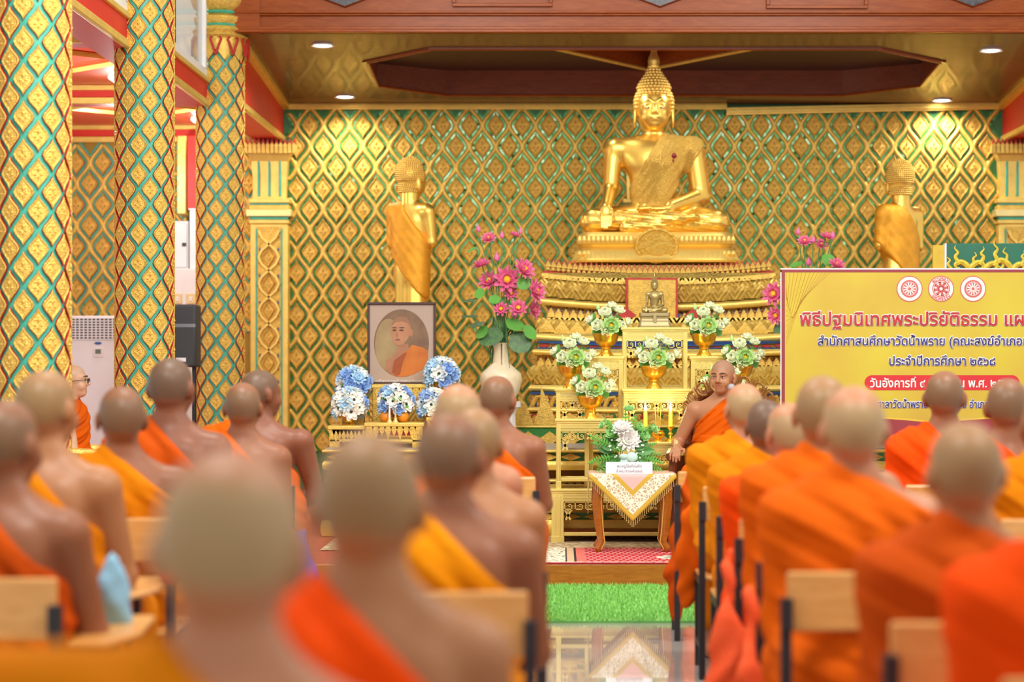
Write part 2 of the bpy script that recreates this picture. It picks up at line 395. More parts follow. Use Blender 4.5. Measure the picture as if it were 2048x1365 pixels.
for i in range(8):
    (xa, ya), (xb, yb) = OCT[i], OCT[(i + 1) % 8]; mb = MB()
    mb.add([(xa, ya, sz(ya) - .012), (xb, yb, sz(yb) - .012), (xb, yb, ZT), (xa, ya, ZT)], [(0, 1, 2, 3)])
    cx, cy = .84, 18.4; e = .02
    oa = [(xa + (xa - cx) * e, ya + (ya - cy) * e), (xb + (xb - cx) * e, yb + (yb - cy) * e)]
    mb.add([(oa[0][0], oa[0][1], sz(ya) - .012), (oa[1][0], oa[1][1], sz(yb) - .012), (oa[1][0], oa[1][1], ZT), (oa[0][0], oa[0][1], ZT)], [(0, 3, 2, 1)])
    mb.add([(xa, ya, sz(ya) - .012), (xb, yb, sz(yb) - .012), (oa[1][0], oa[1][1], sz(yb) - .012), (oa[0][0], oa[0][1], sz(ya) - .012)], [(0, 3, 2, 1)])
    struct('coffer_side', mb, M_WOODD, soffit, smooth=0)
    t = .012
    struct('coffer_bead', MB().tube([(xa, ya, sz(ya) - .01), (xb, yb, sz(yb) - .01)], .013, 6), M_WOODF, soffit)
DC = (.85, 18.38); DR = .95
dia = [(.85, 19.35), (1.83, 17.95), (1.83, 17.45), (-.13, 17.45), (-.13, 17.95)]
# coffer top with a square, turned opening
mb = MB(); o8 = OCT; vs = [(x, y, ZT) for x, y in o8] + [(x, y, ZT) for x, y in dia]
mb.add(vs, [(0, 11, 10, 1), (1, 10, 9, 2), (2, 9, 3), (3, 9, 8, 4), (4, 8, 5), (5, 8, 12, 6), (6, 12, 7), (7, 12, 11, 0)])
struct('coffer_top', mb, mat('coffer_shade', '4a241a', .5, 0, vs=5, kind='grain', col2='3c1c14'), soffit, smooth=0)  # darker wood colour paints in the shade of the unlit top panel
mb = MB().add([(x, y, ZT) for x, y in dia] + [(x, y, ZT + .16) for x, y in dia], [(i, (i + 1) % 5, (i + 1) % 5 + 5, i + 5) for i in range(5)] + [(5, 6, 7, 8, 9)])
struct('coffer_lantern', mb, M_WOODF, soffit, smooth=0)
for i in range(5):
    p, q = dia[i], dia[(i + 1) % 5]
    struct('gold_bead', MB().tube([(p[0], p[1], ZT), (q[0], q[1], ZT)], .018, 6), M_GOLDY, soffit)
# downlights
M_LAMP = mat('lamp_glow', 'fff8ea', .5, 0, var=0, emit=14)
for n, (x, y) in enumerate([(645, 90), (690, 192), (1982, 100), (1884, 199)]):
    d = 15769 / (1001 - y); X = PX(x, d); z = sz(d)
    t = thing('downlight', ['round recessed downlight at the left front of the brown ceiling', 'round recessed downlight at the left rear of the brown ceiling, near the wall', 'round recessed downlight at the right front of the brown ceiling', 'round recessed downlight at the right rear of the brown ceiling, near the wall'][n], 'ceiling light', (X, d, z), group='downlights in the altar ceiling')
    mb = MB().lathe([(.075, -.004), (.098, -.012), (.1, -.002), (.1, .004)], 28, (X, d, z)); obj('trim_ring', mb, M_WHITE, t)
    mb = MB().lathe([(.078, -.004), (.06, -.010), (.0, -.013)], 24, (X, d, z)); obj('lens', mb, M_LAMP, t)
    spot('downlight_lamp', (X, d, z - .05), (X, d + .2, 0), 60, 150, .9, (1, .95, .86), .07)
# fascia of panelled wood
fy = SY0
fas = struct('fascia', MB().box(-2.9, 4.9, fy, fy + .12, 4.19, 5.1), M_WOODF, bevel=.003)
fas.name = 'trim_1'
def fz(y): return PZ(y, fy - .03)
for (ya, yb, dep) in [(66, 60, .07), (60, 53, .045), (31, 27, .035), (27, 22, .05)]:
    struct('fascia_moulding', MB().box(-2.78, 4.9, fy - dep, fy, fz(ya), fz(yb)), M_WOODF, fas, bevel=.006)
struct('fascia_stile', MB().box(-2.78, PX(521, fy), fy - .04, fy, 4.19, 5.1), M_WOODF, fas, bevel=.004)
for x in (690, 1320, 1945):
    X = PX(x, fy); zc = fz(15) + .125
    d0 = [(X, zc - .125), (X + .33, zc), (X, zc + .125), (X - .33, zc)]; k = .86; d1 = [(X + (p[0] - X) * k, zc + (p[1] - zc) * k) for p in d0]
    mb = MB(); A = [(p[0], fy - .002, p[1]) for p in d0]; B = [(X + (p[0] - X) * .93, fy - .035, zc + (p[1] - zc) * .93) for p in d0]; Cc = [(p[0], fy - .004, p[1]) for p in d1]
    mb.add(A + B + Cc, [(i, (i + 1) % 4, (i + 1) % 4 + 4, i + 4) for i in range(4)] + [(i + 4, (i + 1) % 4 + 4, (i + 1) % 4 + 8, i + 8) for i in range(4)])
    fr = struct('diamond_frame', mb, M_WOODF, fas, smooth=0)
    struct('granite_inset', MB().add([(p[0], fy - .006, p[1]) for p in d1], [(0, 1, 2, 3)]), M_GRANITE, fr, smooth=0)
for xa, xb, yb in ((905, 1105, 13), (1532, 1735, 17)):
    X0_, X1_ = PX(xa, fy), PX(xb, fy); z0_ = fz(yb); fr = MB()
    for (p0, p1, q0, q1) in ((X0_, X1_, z0_, z0_ + .03), (X0_, X0_ + .03, z0_ + .03, z0_ + .3), (X1_ - .03, X1_, z0_ + .03, z0_ + .3), (X0_, X1_, z0_ + .3, z0_ + .33)): fr.box(p0, p1, fy - .03, fy, q0, q1)
    struct('panel_frame', fr, M_WOODF, fas, bevel=.006)
# ------------------------------------------------------------------ red beams, clerestory, side aisle ceiling
def beam(name, X0b, X1b, y0, y1, z0, z1, gx):
    b = struct(name, MB().box(X0b, X1b, y0, y1, z0, z1), M_REDG, smooth=0)
    struct('bottom_moulding', MB().box(gx - .02, gx + .02, y0, y1, z0 - .01, z0 + .045), M_GOLDY, b, bevel=.008)
    return b
b1 = beam('trim_2', -3.05, -2.76, SY0 + .02, WY, 3.62, 4.3, -2.76)
mb = MB(); mb.add([(x, y, sz(y) + dz) for y in (SY0, WY) for x, dz in ((-2.77, -.06), (-2.70, -.045), (-2.70, 0), (-2.77, 0))], [(0, 1, 5, 4), (1, 2, 6, 5), (2, 3, 7, 6), (3, 0, 4, 7)])
struct('soffit_moulding', mb, M_GOLDY, b1, smooth=0)
b2 = beam('trim_3', 4.42, 4.75, SY0 + .02, WY, 3.62, 4.3, 4.42)
mb = MB(); mb.add([(x, y, sz(y) + dz) for y in (SY0, WY) for x, dz in ((4.43, -.06), (4.36, -.045), (4.36, 0), (4.43, 0))], [(0, 4, 5, 1), (1, 5, 6, 2), (2, 6, 7, 3), (3, 7, 4, 0)])
struct('soffit_moulding', mb, M_GOLDY, b2, smooth=0)
b3 = beam('trim_4', -3.25, -2.98, 8.5, SY0, 3.57, 3.77, -2.98)
struct('sill_moulding', MB().box(-3.0, -2.955, 8.5, SY0, 3.76, 3.80), M_GOLDY, b3, bevel=.006)
for n, (ya, yb) in enumerate([(11.2, 13.72), (14.1, 16.82)]):
    wn = struct('window_%d' % (n + 1), MB().box(-3.02, -3.01, ya, yb, 3.8, 5.2), M_GLASS, smooth=0)
    for (p, q, r_, s_) in ((ya, yb, 3.8, 3.88), (ya, ya + .07, 3.88, 5.2), (yb - .07, yb, 3.88, 5.2)):
        struct('window_frame', MB().box(-3.05, -2.98, p, q, r_, s_), M_WHITE, wn, bevel=.006)
    struct('window_mullion', MB().box(-3.04, -2.985, (ya + yb) / 2 - .012, (ya + yb) / 2 + .012, 3.88, 5.2), M_DARK, wn)
    struct('gold_edge', MB().box(-3.05, -2.97, yb, yb + .04, 3.78, 5.2), M_GOLDY, wn, bevel=.005)
ac = struct('ceiling_side_aisle', MB().box(-8, -3.2, 8.5, WY, 3.76, 3.85), M_REDC, smooth=0)
ac.name = 'ceiling'
for y0, z0 in ((13.8, 3.62), (16.95, 3.61), (WY - .12, 3.6)):
    cb = struct('cross_beam', MB().box(-8, -3.25, y0, y0 + .25 if y0 < 19 else WY, z0, 3.77), M_REDG, ac, smooth=0)
    for za, zb in ((z0 - .01, z0 + .045), (3.715, 3.76)):
        struct('cross_moulding', MB().box(-8, -3.25, y0 - .04, y0 + .01, za, zb), M_GOLDY, cb, bevel=.006)
for yc in (15.4, 18.3):                                     # gilded lozenge mouldings on the aisle ceiling
    for k in range(3):
        xc = -3.9 - k * 1.35; q = [(xc, yc - .55), (xc + .6, yc), (xc, yc + .55), (xc - .6, yc)]
        mb = MB().tube([(x, y, 3.75) for x, y in q] + [(q[0][0], q[0][1], 3.75)], .03, 4)
        struct('ceiling_moulding', mb, M_GOLDY, ac, smooth=0)
for n, (x, y, d) in enumerate([(238, 165, 16.3), (398, 246, 19.2)]):
    X, z = PX(x, d), PZ(y, d)
    t = thing('aisle_lamp', ['glowing tube lamp under the red aisle ceiling behind the middle column', 'glowing tube lamp under the red aisle ceiling behind the far column'][n], 'lamp', (X, d, z))
    obj('lamp_base', MB().box(X - .05, X + .05, d - .3, d + .3, z + .06, max(z + .1, 3.76)), M_WHITE, t, bevel=.01)
    l = bpy.data.lights.new('aisle_light', 'POINT'); l.energy = 34; l.shadow_soft_size = .1; lo = bpy.data.objects.new('aisle_light', l); lo.location = (X - .5, d - .9, z - .5); COL.objects.link(lo)
    obj('lamp_tube', MB().tube([(X, d - .3, z), (X, d + .3, z)], .022, 12), M_LAMP, t)
# ------------------------------------------------------------------ columns
CR = .1885; CXX = -2.9
def plaque_cyl():
    b = plaque_mb(.054, .087, .016); b.v = [((CR + .004 - y) * math.sin(x / CR), -(CR + .004 - y) * math.cos(x / CR), z) for x, y, z in b.v]; return b
PLC_MB = plaque_cyl(); PLC = mesh_of(PLC_MB, [M_GOLDC, M_RED], 35, 'plaque')
def petal_ring(mb, c, r, z, n, w, h, out, mi=0):
    for k in range(n):
        a = 2 * PI * k / n; er = Vector((math.cos(a), math.sin(a), 0)); et = Vector((-math.sin(a), math.cos(a), 0)); o = Vector(c)
        p = lambda s_, t_, q: tuple(o + er * (r + q) + et * s_ + Vector((0, 0, z + t_)))
        mb.add([p(-w / 2, 0, 0), p(w / 2, 0, 0), p(w * .45, h * .6, out * .6), p(0, h, out), p(-w * .45, h * .6, out * .6), p(0, h * .5, out * .9)], [(0, 1, 5), (1, 2, 5), (2, 3, 5), (3, 4, 5), (4, 0, 5)], mi)
def column(y, label, zphase):
    t = thing('column', label, 'column', (CXX, y, 0), group='round gilded columns of the left arcade')
    obj('shaft', MB().lathe([(CR, 0), (CR, 4.3)], 48, (CXX, y, 0)), M_TEAL, t)
    rest = MB(); b = .204; camang = math.atan2(0 - y, 0 - CXX)
    for i in range(16):
        ang = 2 * PI * i / 16 - PI / 2
        for j in range(-1, 21):
            z = (j + (.5 if i % 2 else 0)) * b + zphase
            if z < .1 or z > 4.12: continue
            dv = abs((ang - camang + PI) % (2 * PI) - PI)
            if dv < 1.75 and z > .75: pobj('plaque', PLC, t, (0, 0, z), (0, 0, ang + PI / 2))
            else:
                R_ = Matrix.Rotation(ang + PI / 2, 3, 'Z'); rest.add([tuple(R_ @ Vector(p) + Vector((CXX, y, z))) for p in PLC_MB.v], PLC_MB.f, 0)
    o = obj('plaque_rest', rest, M_GOLDC, t); o['kind'] = 'stuff'
    cp = obj('capital', MB().lathe([(CR + .01, 4.13), (CR + .045, 4.17), (CR + .03, 4.19), (CR + .05, 4.215), (CR + .03, 4.24), (CR - .0, 4.26), (CR + .03, 4.29), (CR + .035, 4.33), (CR - .005, 4.35), (CR - .005, 4.38), (CR + .04, 4.42), (CR + .07, 4.5), (CR + .05, 4.62), (CR, 4.8), (CR, 5.2)], 40, (CXX, y, 0)), M_GOLDC, t)
    for z in (4.245, 4.355): obj('teal_ring', MB().lathe([(CR + .012, z), (CR + .022, z + .012), (CR + .012, z + .024)], 40, (CXX, y, 0)), M_TEAL, cp)
    mb = MB()
    for k in range(10):
        a = 2 * PI * k / 10; 
        for q in range(1):
            pts = [(-.075, 4.16), (-.06, 4.05), (0, 3.96), (.06, 4.05), (.075, 4.16)]
            vs = [((CR + .03) * math.cos(a + x / CR), (CR + .03) * math.sin(a + x / CR), z) for x, z in pts] + [((CR + .045) * math.cos(a), (CR + .045) * math.sin(a), 4.09)]
            mb.add([(p[0] + CXX, p[1] + y, p[2]) for p in vs], [(0, 1, 5), (1, 2, 5), (2, 3, 5), (3, 4, 5), (4, 0, 5)])
    obj('capital_leaves', mb, M_GOLD, cp)['kind'] = 'stuff'
    mb = MB()
    for k in range(10):
        for sgn in (-1, 1):
            a = 2 * PI * (k + .5) / 10
            mb.tube([(CXX + (CR + .05) * math.cos(a + q * sgn), y + (CR + .05) * math.sin(a + q * sgn), z) for q, z in ((.01, 4.0), (.1, 4.07), (.2, 4.13), (.13, 4.15))], .011, 5)
    obj('red_scrolls', mb, M_RED, cp)['kind'] = 'stuff'
column(10.96, 'nearest gilded column with lozenge plaques, at the left edge', .07)
column(13.9, 'middle gilded column with lozenge plaques, before the white air conditioner', .04)
column(17.0, 'farthest free gilded column with a capital under the wooden fascia', .05)
# ------------------------------------------------------------------ pilasters on the back wall
def pilaster(X, label):
    y = WY - .16; t = thing('pilaster', label, 'pilaster', (X, y, 0), group='gilded pilasters on the back wall')
    obj('shaft', MB().box(X - .19, X + .19, y, WY - .001, 0, 2.78), M_GOLDY, t, bevel=.012)
    zt = 2.78
    obj('sunk_panel', MB().box(X - .125, X + .125, y - .006, y + .01, .3, zt - .03), M_GOLDC, t)
    for s_ in (-1, 1): obj('teal_fillet', MB().box(X + s_ * .125 - .008, X + s_ * .125 + .008, y - .012, y, .3, zt - .05), M_TEAL, t)
    wav = lambda ph: [(X + .1 * math.cos(PI * k / 4 + ph), y - .02, .35 + k * .0655) for k in range(37)]
    obj('scroll_band', MB().tube(wav(0), .018, 5), M_GOLDY, t); obj('scroll_band', MB().tube(wav(PI), .018, 5), M_GOLDY, t)
    pm = mesh_of(plaque_mb(.055, .1, .03), [M_GOLDC, M_RED], 30)
    for k in range(9): pobj('lozenge', pm, t, (0, -.008, .35 + .262 * k + .0))
    sp = MB()
    for k in range(18):
        for s_ in (-1, 1):
            z = .42 + .131 * k
            sp.prism([(X + s_ * .09 - .012, z), (X + s_ * .09 + .012, z - .008), (X + s_ * .09, z + .028)], y - .022, y, 0 if k % 2 else 1)
    obj('painted_sprigs', sp, [M_RED, M_BLUE], t, smooth=0)['kind'] = 'stuff'
    # banded neck and fluted, flaring capital
    for z0, z1, e, m in ((2.78, 2.82, .2, M_GOLDY), (2.82, 2.85, .19, M_TEAL), (2.85, 2.92, .225, M_GOLDP), (2.92, 2.965, .2, M_GOLD), (2.965, 2.985, .19, M_TEAL), (2.985, 3.03, .205, M_GOLDY)):
        obj('neck_band', MB().box(X - e, X + e, WY - .16 - (e - .19), WY - .002, z0, z1), m, t, bevel=.006)
    mb = MB(); prof = [(.165, 3.03), (.168, 3.25), (.18, 3.4), (.215, 3.47), (.25, 3.52), (.25, 3.56)]
    for (e0, z0), (e1, z1) in zip(prof[:-1], prof[1:]):
        mb.add([(X - e0, WY - e0 + .03, z0), (X + e0, WY - e0 + .03, z0), (X + e0, WY, z0), (X - e0, WY, z0), (X - e1, WY - e1 + .03, z1), (X + e1, WY - e1 + .03, z1), (X + e1, WY, z1), (X - e1, WY, z1)], [(0, 1, 5, 4), (1, 2, 6, 5), (3, 0, 4, 7), (4, 5, 6, 7)])
    cp = obj('capital', mb, M_GOLDY, t)
    for dx in (-.105, -.0, .105): obj('teal_flute', MB().box(X + dx - .012, X + dx + .012, WY - .165 + .03 - .016, WY - .12, 3.05, 3.42), M_TEAL, cp, bevel=.005)
    mb = MB(); tips = MB()
    for k in range(13):
        x = X - .26 + k * .52 / 12
        for L, m_ in ((mb, 0),): L.prism([(x - .024, 3.47), (x + .024, 3.47), (x + .026, 3.54), (x, 3.575), (x - .026, 3.54)], WY - .265, WY - .22)
        tips.prism([(x - .018, 3.56), (x + .018, 3.56), (x, 3.62)], WY - .26, WY - .23)
    obj('lotus_petals', mb, M_GOLD, cp, smooth=0)['kind'] = 'stuff'; obj('red_tips', tips, M_RED, cp, smooth=0)['kind'] = 'stuff'
pilaster(PX(540, WY - .1), 'gilded wall pilaster with teal flutes below the left red beam')
pilaster(.83, 'gilded wall pilaster behind the head of the large golden statue')
pilaster(PX(2033, WY - .1), 'gilded wall pilaster below the right red beam above the green board')
# ------------------------------------------------------------------ the great stepped altar
AX = .84                                                   # centre line of altar and statue
altar = thing('altar', 'huge stepped gilded altar with boat-curved tiers under the large golden statue', 'altar', (AX, 16.5, PLZ))
def tier(name, y0, y1, hwpx, d, m, sag=0., bulge=0., back=18.9, prof=None, cx=None, n=16):
    """one moulded band: y0..y1 pixel rows at depth d, half width in pixels, ends raised by sag"""
    hwm = hwpx * d / F; z0, z1 = PZ(y1, d), PZ(y0, d); X = AX if cx is None else cx
    if prof is None: prof = [(0, 0), (bulge * .8, .25), (bulge, .5), (bulge * .8, .75), (0, 1)] if bulge else [(0, 0), (0, 1)]
    mb = MB(); R = []
    for q, (e, tz) in enumerate(prof):
        row = [(X - hwm - e, back)]
        for k in range(n + 1):
            s_ = -1 + 2 * k / n; row.append((X + s_ * (hwm + e), d - e))
        row.append((X + hwm + e, back))
        R.append([(x, y, z0 + (z1 - z0) * tz + sag * ((x - X) / hwm) ** 2) for x, y in row])
    L = len(R[0]); vs = sum(R, [])
    fs = [(j * L + k, j * L + k + 1, (j + 1) * L + k + 1, (j + 1) * L + k) for j in range(len(R) - 1) for k in range(L - 1)]
    top = (len(R) - 1) * L; fs += [tuple(range(top, top + L))]
    mb.add(vs, fs)
    return obj(name, mb, m, altar, smooth=30), hwm, z0, z1
def chevron_mat():
    m = mat('gold_chevron', 'e2ba55', .4, .42, var=.1, vs=10); m = m.copy(); m.name = 'gold_chevron_relief'; nt = m.node_tree; b = nt.nodes['Principled BSDF']
    tc = nt.nodes.new('ShaderNodeTexCoord'); sp = nt.nodes.new('ShaderNodeSeparateXYZ'); nt.links.new(tc.outputs['Object'], sp.inputs[0])
    def M_(op, a, c=None):
        n = nt.nodes.new('ShaderNodeMath'); n.operation = op
        for i, v in enumerate((a, c)):
            if v is None: continue
            if isinstance(v, (int, float)): n.inputs[i].default_value = v
            else: nt.links.new(v, n.inputs[i])
        return n.outputs[0]
    k = M_('ABSOLUTE', M_('SUBTRACT', M_('FRACT', M_('MULTIPLY', sp.outputs[0], 7.5)), .5)); h = M_('PINGPONG', M_('MULTIPLY', M_('ADD', M_('MULTIPLY', k, .2), sp.outputs[2]), 34), 1.)
    bm = nt.nodes.new('ShaderNodeBump'); bm.inputs['Strength'].default_value = .9; bm.inputs['Distance'].default_value = .018; nt.links.new(h, bm.inputs['Height']); nt.links.new(bm.outputs[0], b.inputs['Normal']); return m
M_CHEV = chevron_mat()
def frieze_mat(name, c0, c1, c2, scale):
    m = bpy.data.materials.new(name); m.use_nodes = True; nt = m.node_tree; b = nt.nodes['Principled BSDF']; b.inputs['Roughness'].default_value = .45; b.inputs['Metallic'].default_value = .3
    tc = nt.nodes.new('ShaderNodeTexCoord'); n = nt.nodes.new('ShaderNodeTexNoise'); n.inputs['Scale'].default_value = scale; n.inputs['Detail'].default_value = 1.5; nt.links.new(tc.outputs['Object'], n.inputs['Vector'])
    r = nt.nodes.new('ShaderNodeValToRGB'); r.color_ramp.interpolation = 'CONSTANT'; e = r.color_ramp.elements; e[0].color = (*lin(c1), 1); e[1].position = .42; e[1].color = (*lin(c0), 1); q = r.color_ramp.elements.new(.6); q.color = (*lin(c2), 1)
    nt.links.new(n.outputs['Fac'], r.inputs[0]); nt.links.new(r.outputs[0], b.inputs['Base Color']); bm = nt.nodes.new('ShaderNodeBump'); bm.inputs['Strength'].default_value = .8; bm.inputs['Distance'].default_value = .01; nt.links.new(n.outputs['Fac'], bm.inputs['Height']); nt.links.new(bm.outputs[0], b.inputs['Normal']); return m
M_FRZ = frieze_mat('frieze_blue', 'd2a548', '2f4a80', 'a83020', 34); M_FRZ2 = frieze_mat('frieze_red', 'd2a548', '7a2418', '8a2c1c', 30); M_FRZ3 = frieze_mat('frieze_green', 'cfa244', '2f7a3e', 'a83020', 26)
def row_of(kind, y0, y1, hwpx, d, n, sag, m, parts=True, out=.03, name='petal', skipc=0, m2=None):
    hwm = hwpx * d / F; z0, z1 = PZ(y1, d), PZ(y0, d); h = z1 - z0; wv = 2 * hwm / n
    mb = MB()
    if kind == 'spike': mb.prism([(-wv / 2, 0), (wv / 2, 0), (wv * .42, h * .35), (0, h), (-wv * .42, h * .35)], -out, 0)
    elif kind == 'petal':                                   # nested chevron leaf
        for k, (s_, e) in enumerate(((1, .4), (.72, .7), (.42, 1.))):
            mb.add([(-wv / 2 * s_, -out * e * .6, 0), (wv / 2 * s_, -out * e * .6, 0), (wv / 2 * s_, -out * e, h * .25 * s_), (0, -out * e * 1.1, h * s_), (-wv / 2 * s_, -out * e, h * .25 * s_), (0, -out * e * 1.5, h * .3 * s_)], [(0, 1, 5), (1, 2, 5), (2, 3, 5), (3, 4, 5), (4, 0, 5)])
    elif kind == 'loz':
        mb.prism([(-wv * .46, h / 2), (0, 0), (wv * .46, h / 2), (0, h)], -out, 0)
    elif kind == 'dent': mb.box(-wv * .3, wv * .3, -out, 0, 0, h)
    elif kind == 'bead': mb.blob((0, 0, h / 2), (wv * .4, out, h / 2), 8, 5)
    elif kind == 'scroll':
        mb.tube([(-wv * .45, -out, h * .1), (-wv * .2, -out, h * .8), (wv * .1, -out, h * .85), (wv * .2, -out, h * .45), (0, -out, h * .35)], .016, 5); mb.tube([(wv * .1, -out, h * .1), (wv * .4, -out, h * .5), (wv * .3, -out, h * .9)], .014, 5)
    me = mesh_of(mb, m, 30, name); rest = MB()
    for k in range(n):
        x = -hwm + (k + .5) * wv; z = z0 + sag * (x / hwm) ** 2
        if abs(x) < skipc: continue
        if parts: pobj(name, me, altar, (AX + x - altar.location.x, d - altar.location.y, z - altar.location.z))
        else: rest.add([(p[0] + AX + x, p[1] + d, p[2] + z) for p in mb.v], mb.f)
    if not parts: obj(name, rest, m, altar, smooth=30)['kind'] = 'stuff'
SG = .06
# upper body
tier('tier_band', 545, 558, 226, 17.0, M_GOLDC, SG); row_of('spike', 534, 547, 226, 16.985, 42, SG, M_GOLDC, name='leaf_spike', out=.012); row_of('spike', 529, 545, 226, 17.0, 42, SG, M_RED, parts=False, out=.012, name='red_backing')
row_of('bead', 547, 555, 226, 16.985, 44, SG, M_GOLDY, parts=False, name='bead_row', out=.015)
tier('red_fillet', 556, 560, 230, 16.98, M_RED, SG); tier('tier_band', 560, 571, 232, 16.97, M_GOLD, SG, .01)
row_of('spike', 560, 570, 230, 16.95, 40, SG, M_GOLD, parts=False, out=.012, name='scallop_row')
tier('tier_band', 571, 608, 232, 16.95, M_CHEV, SG, .07); row_of('petal', 573, 606, 236, 16.89, 14, SG, M_CHEV, out=.014, skipc=.19)
tier('tier_band', 608, 622, 238, 16.9, M_GOLDY, SG * .9, .02); tier('tier_recess', 622, 646, 222, 17.0, M_FRZ2, SG * .8)
row_of('spike', 624, 645, 222, 16.99, 30, SG * .8, M_GOLD, out=.03, name='leaf_scallop', skipc=.19); row_of('dent', 628, 640, 222, 16.985, 30, SG * .8, M_BLUE, parts=False, out=.012, name='blue_mirrors')
tier('tier_band', 646, 676, 244, 16.6, M_CHEV, SG * .7, .03); row_of('petal', 648, 674, 244, 16.57, 16, SG * .7, M_GOLD, out=.01)
tier('tier_band', 676, 690, 248, 16.5, M_GOLDY, SG * .6, .02)
tier('blue_fillet', 690, 693, 250, 16.45, M_BLUE, SG * .5); tier('tier_band', 693, 703, 247, 16.5, M_GOLD, SG * .5); row_of('loz', 693.5, 702.5, 247, 16.49, 20, SG * .5, M_RED, out=.02, name='red_lozenge'); tier('blue_fillet', 703, 706, 250, 16.45, M_BLUE, SG * .5)
tier('tier_band', 706, 717, 256, 16.3, M_GOLDY, SG * .5, .02); tier('tier_recess', 717, 736, 250, 16.4, M_FRZ2, SG * .4); row_of('spike', 719, 737, 250, 16.38, 34, SG * .4, M_GOLD, out=.03, name='leaf_scallop')
tier('tier_band', 736, 775, 262, 16.0, M_CHEV, SG * .35, .06); row_of('petal', 737, 773, 262, 15.955, 15, SG * .35, M_CHEV, out=.014)
tier('tier_band', 775, 788, 270, 15.8, M_GOLDY, SG * .3, .02); tier('blue_fillet', 788, 792, 272, 15.72, M_BLUE, SG * .2)
tier('tier_recess', 792, 818, 270, 15.75, M_FRZ, SG * .2); row_of('scroll', 792, 817, 270, 15.73, 15, SG * .2, M_GOLD, out=.03, name='scroll_leaf')
tier('tier_band', 818, 828, 274, 15.65, M_GOLDY, SG * .2, .02); tier('tier_recess', 828, 850, 278, 15.6, M_FRZ3, .0); row_of('spike', 838, 851, 280, 15.58, 30, 0, M_RED, parts=False, out=.02, name='red_zigzag'); row_of('petal', 826, 850, 280, 15.55, 10, 0, M_GOLD, out=.02)
tier('tier_band', 850, 858, 480, 15.45, M_GOLDY, 0, .02); tier('green_fillet', 858, 862, 478, 15.42, M_GREENM); tier('tier_band', 862, 893, 476, 15.4, M_GREENM); row_of('loz', 863, 892, 476, 15.39, 22, 0, M_GOLDC, out=.03, name='lozenge_plaque')
# wide lower base
tier('grey_ledge', 897, 900, 700, 14.46, mat('grey_stone', 'a79d97', .4, 0), back=15.6)
LB = [(900, 906, 704, 14.42, M_GOLDY), (906, 923, 698, 14.5, M_GREENM), (923, 941, 704, 14.42, M_GOLDY), (941, 958, 690, 14.62, mat('dark_gilt', '8a5c22', .5, .3)), (958, 966, 698, 14.5, M_GOLDY), (966, 979, 694, 14.56, mat('dark_recess', '3e3324', .5, 0)), (979, 1011, 698, 14.52, M_CHEV), (1011, 1026, 704, 14.44, M_GOLDY), (1026, 1041, 700, 14.5, M_GREENM), (1041, 1073, 708, 14.4, M_GOLDY)]
for y0, y1, hwp, d, m in LB: tier('base_band', y0, y1, hwp, d, m, 0, .012 if m is M_GOLDY else 0, back=15.6)
row_of('loz', 907, 922, 698, 14.49, 30, 0, M_GOLDC, out=.03, name='lozenge_plaque'); row_of('dent', 967, 978, 694, 14.55, 90, 0, M_GOLD, parts=False, out=.02, name='dentil_row'); row_of('petal', 980, 1010, 698, 14.5, 36, 0, M_CHEV, out=.015); row_of('loz', 1027, 1040, 700, 14.49, 30, 0, M_GOLDC, out=.02, name='lozenge_plaque')
tier('altar_core', 540, 1072, 215, 17.2, M_GOLD, 0)
# flame corner pieces and central gilded panel
for X, d, yb, hgt in ((PX(1090, 15.5), 15.5, 850, .3), (2 * AX - PX(1090, 15.5), 15.5, 850, .3), (PX(1045, 15.5), 15.5, 850, .22)):
    z = PZ(yb, d); obj('flame_finial', MB().prism([(X - .09, z), (X + .09, z), (X + .06, z + .1 * hgt / .3), (X + .03, z + .16), (X - .03, z + hgt), (X - .04, z + .15)], d - .06, d, 0), M_GOLDC, altar, bevel=.01)
d = 16.78
pn = obj('centre_panel', MB().box(PX(1256, d), PX(1352, d), d, d + .3, PZ(655, d), PZ(560, d)), M_GOLDC, altar, bevel=.01)
obj('red_edge', MB().box(PX(1252, d), PX(1356, d), d + .02, d + .3, PZ(640, d), PZ(556, d)), M_RED, pn)
for s_ in (-1, 1):
    X = AX + s_ * .29; obj('red_lotus_tip', MB().prism([(X - .08, PZ(632, d)), (X - .04, PZ(640, d)), (X + .05, PZ(640, d)), (X + .09, PZ(630, d)), (X, PZ(615, d))], d - .02, d + .05), M_RED, pn)
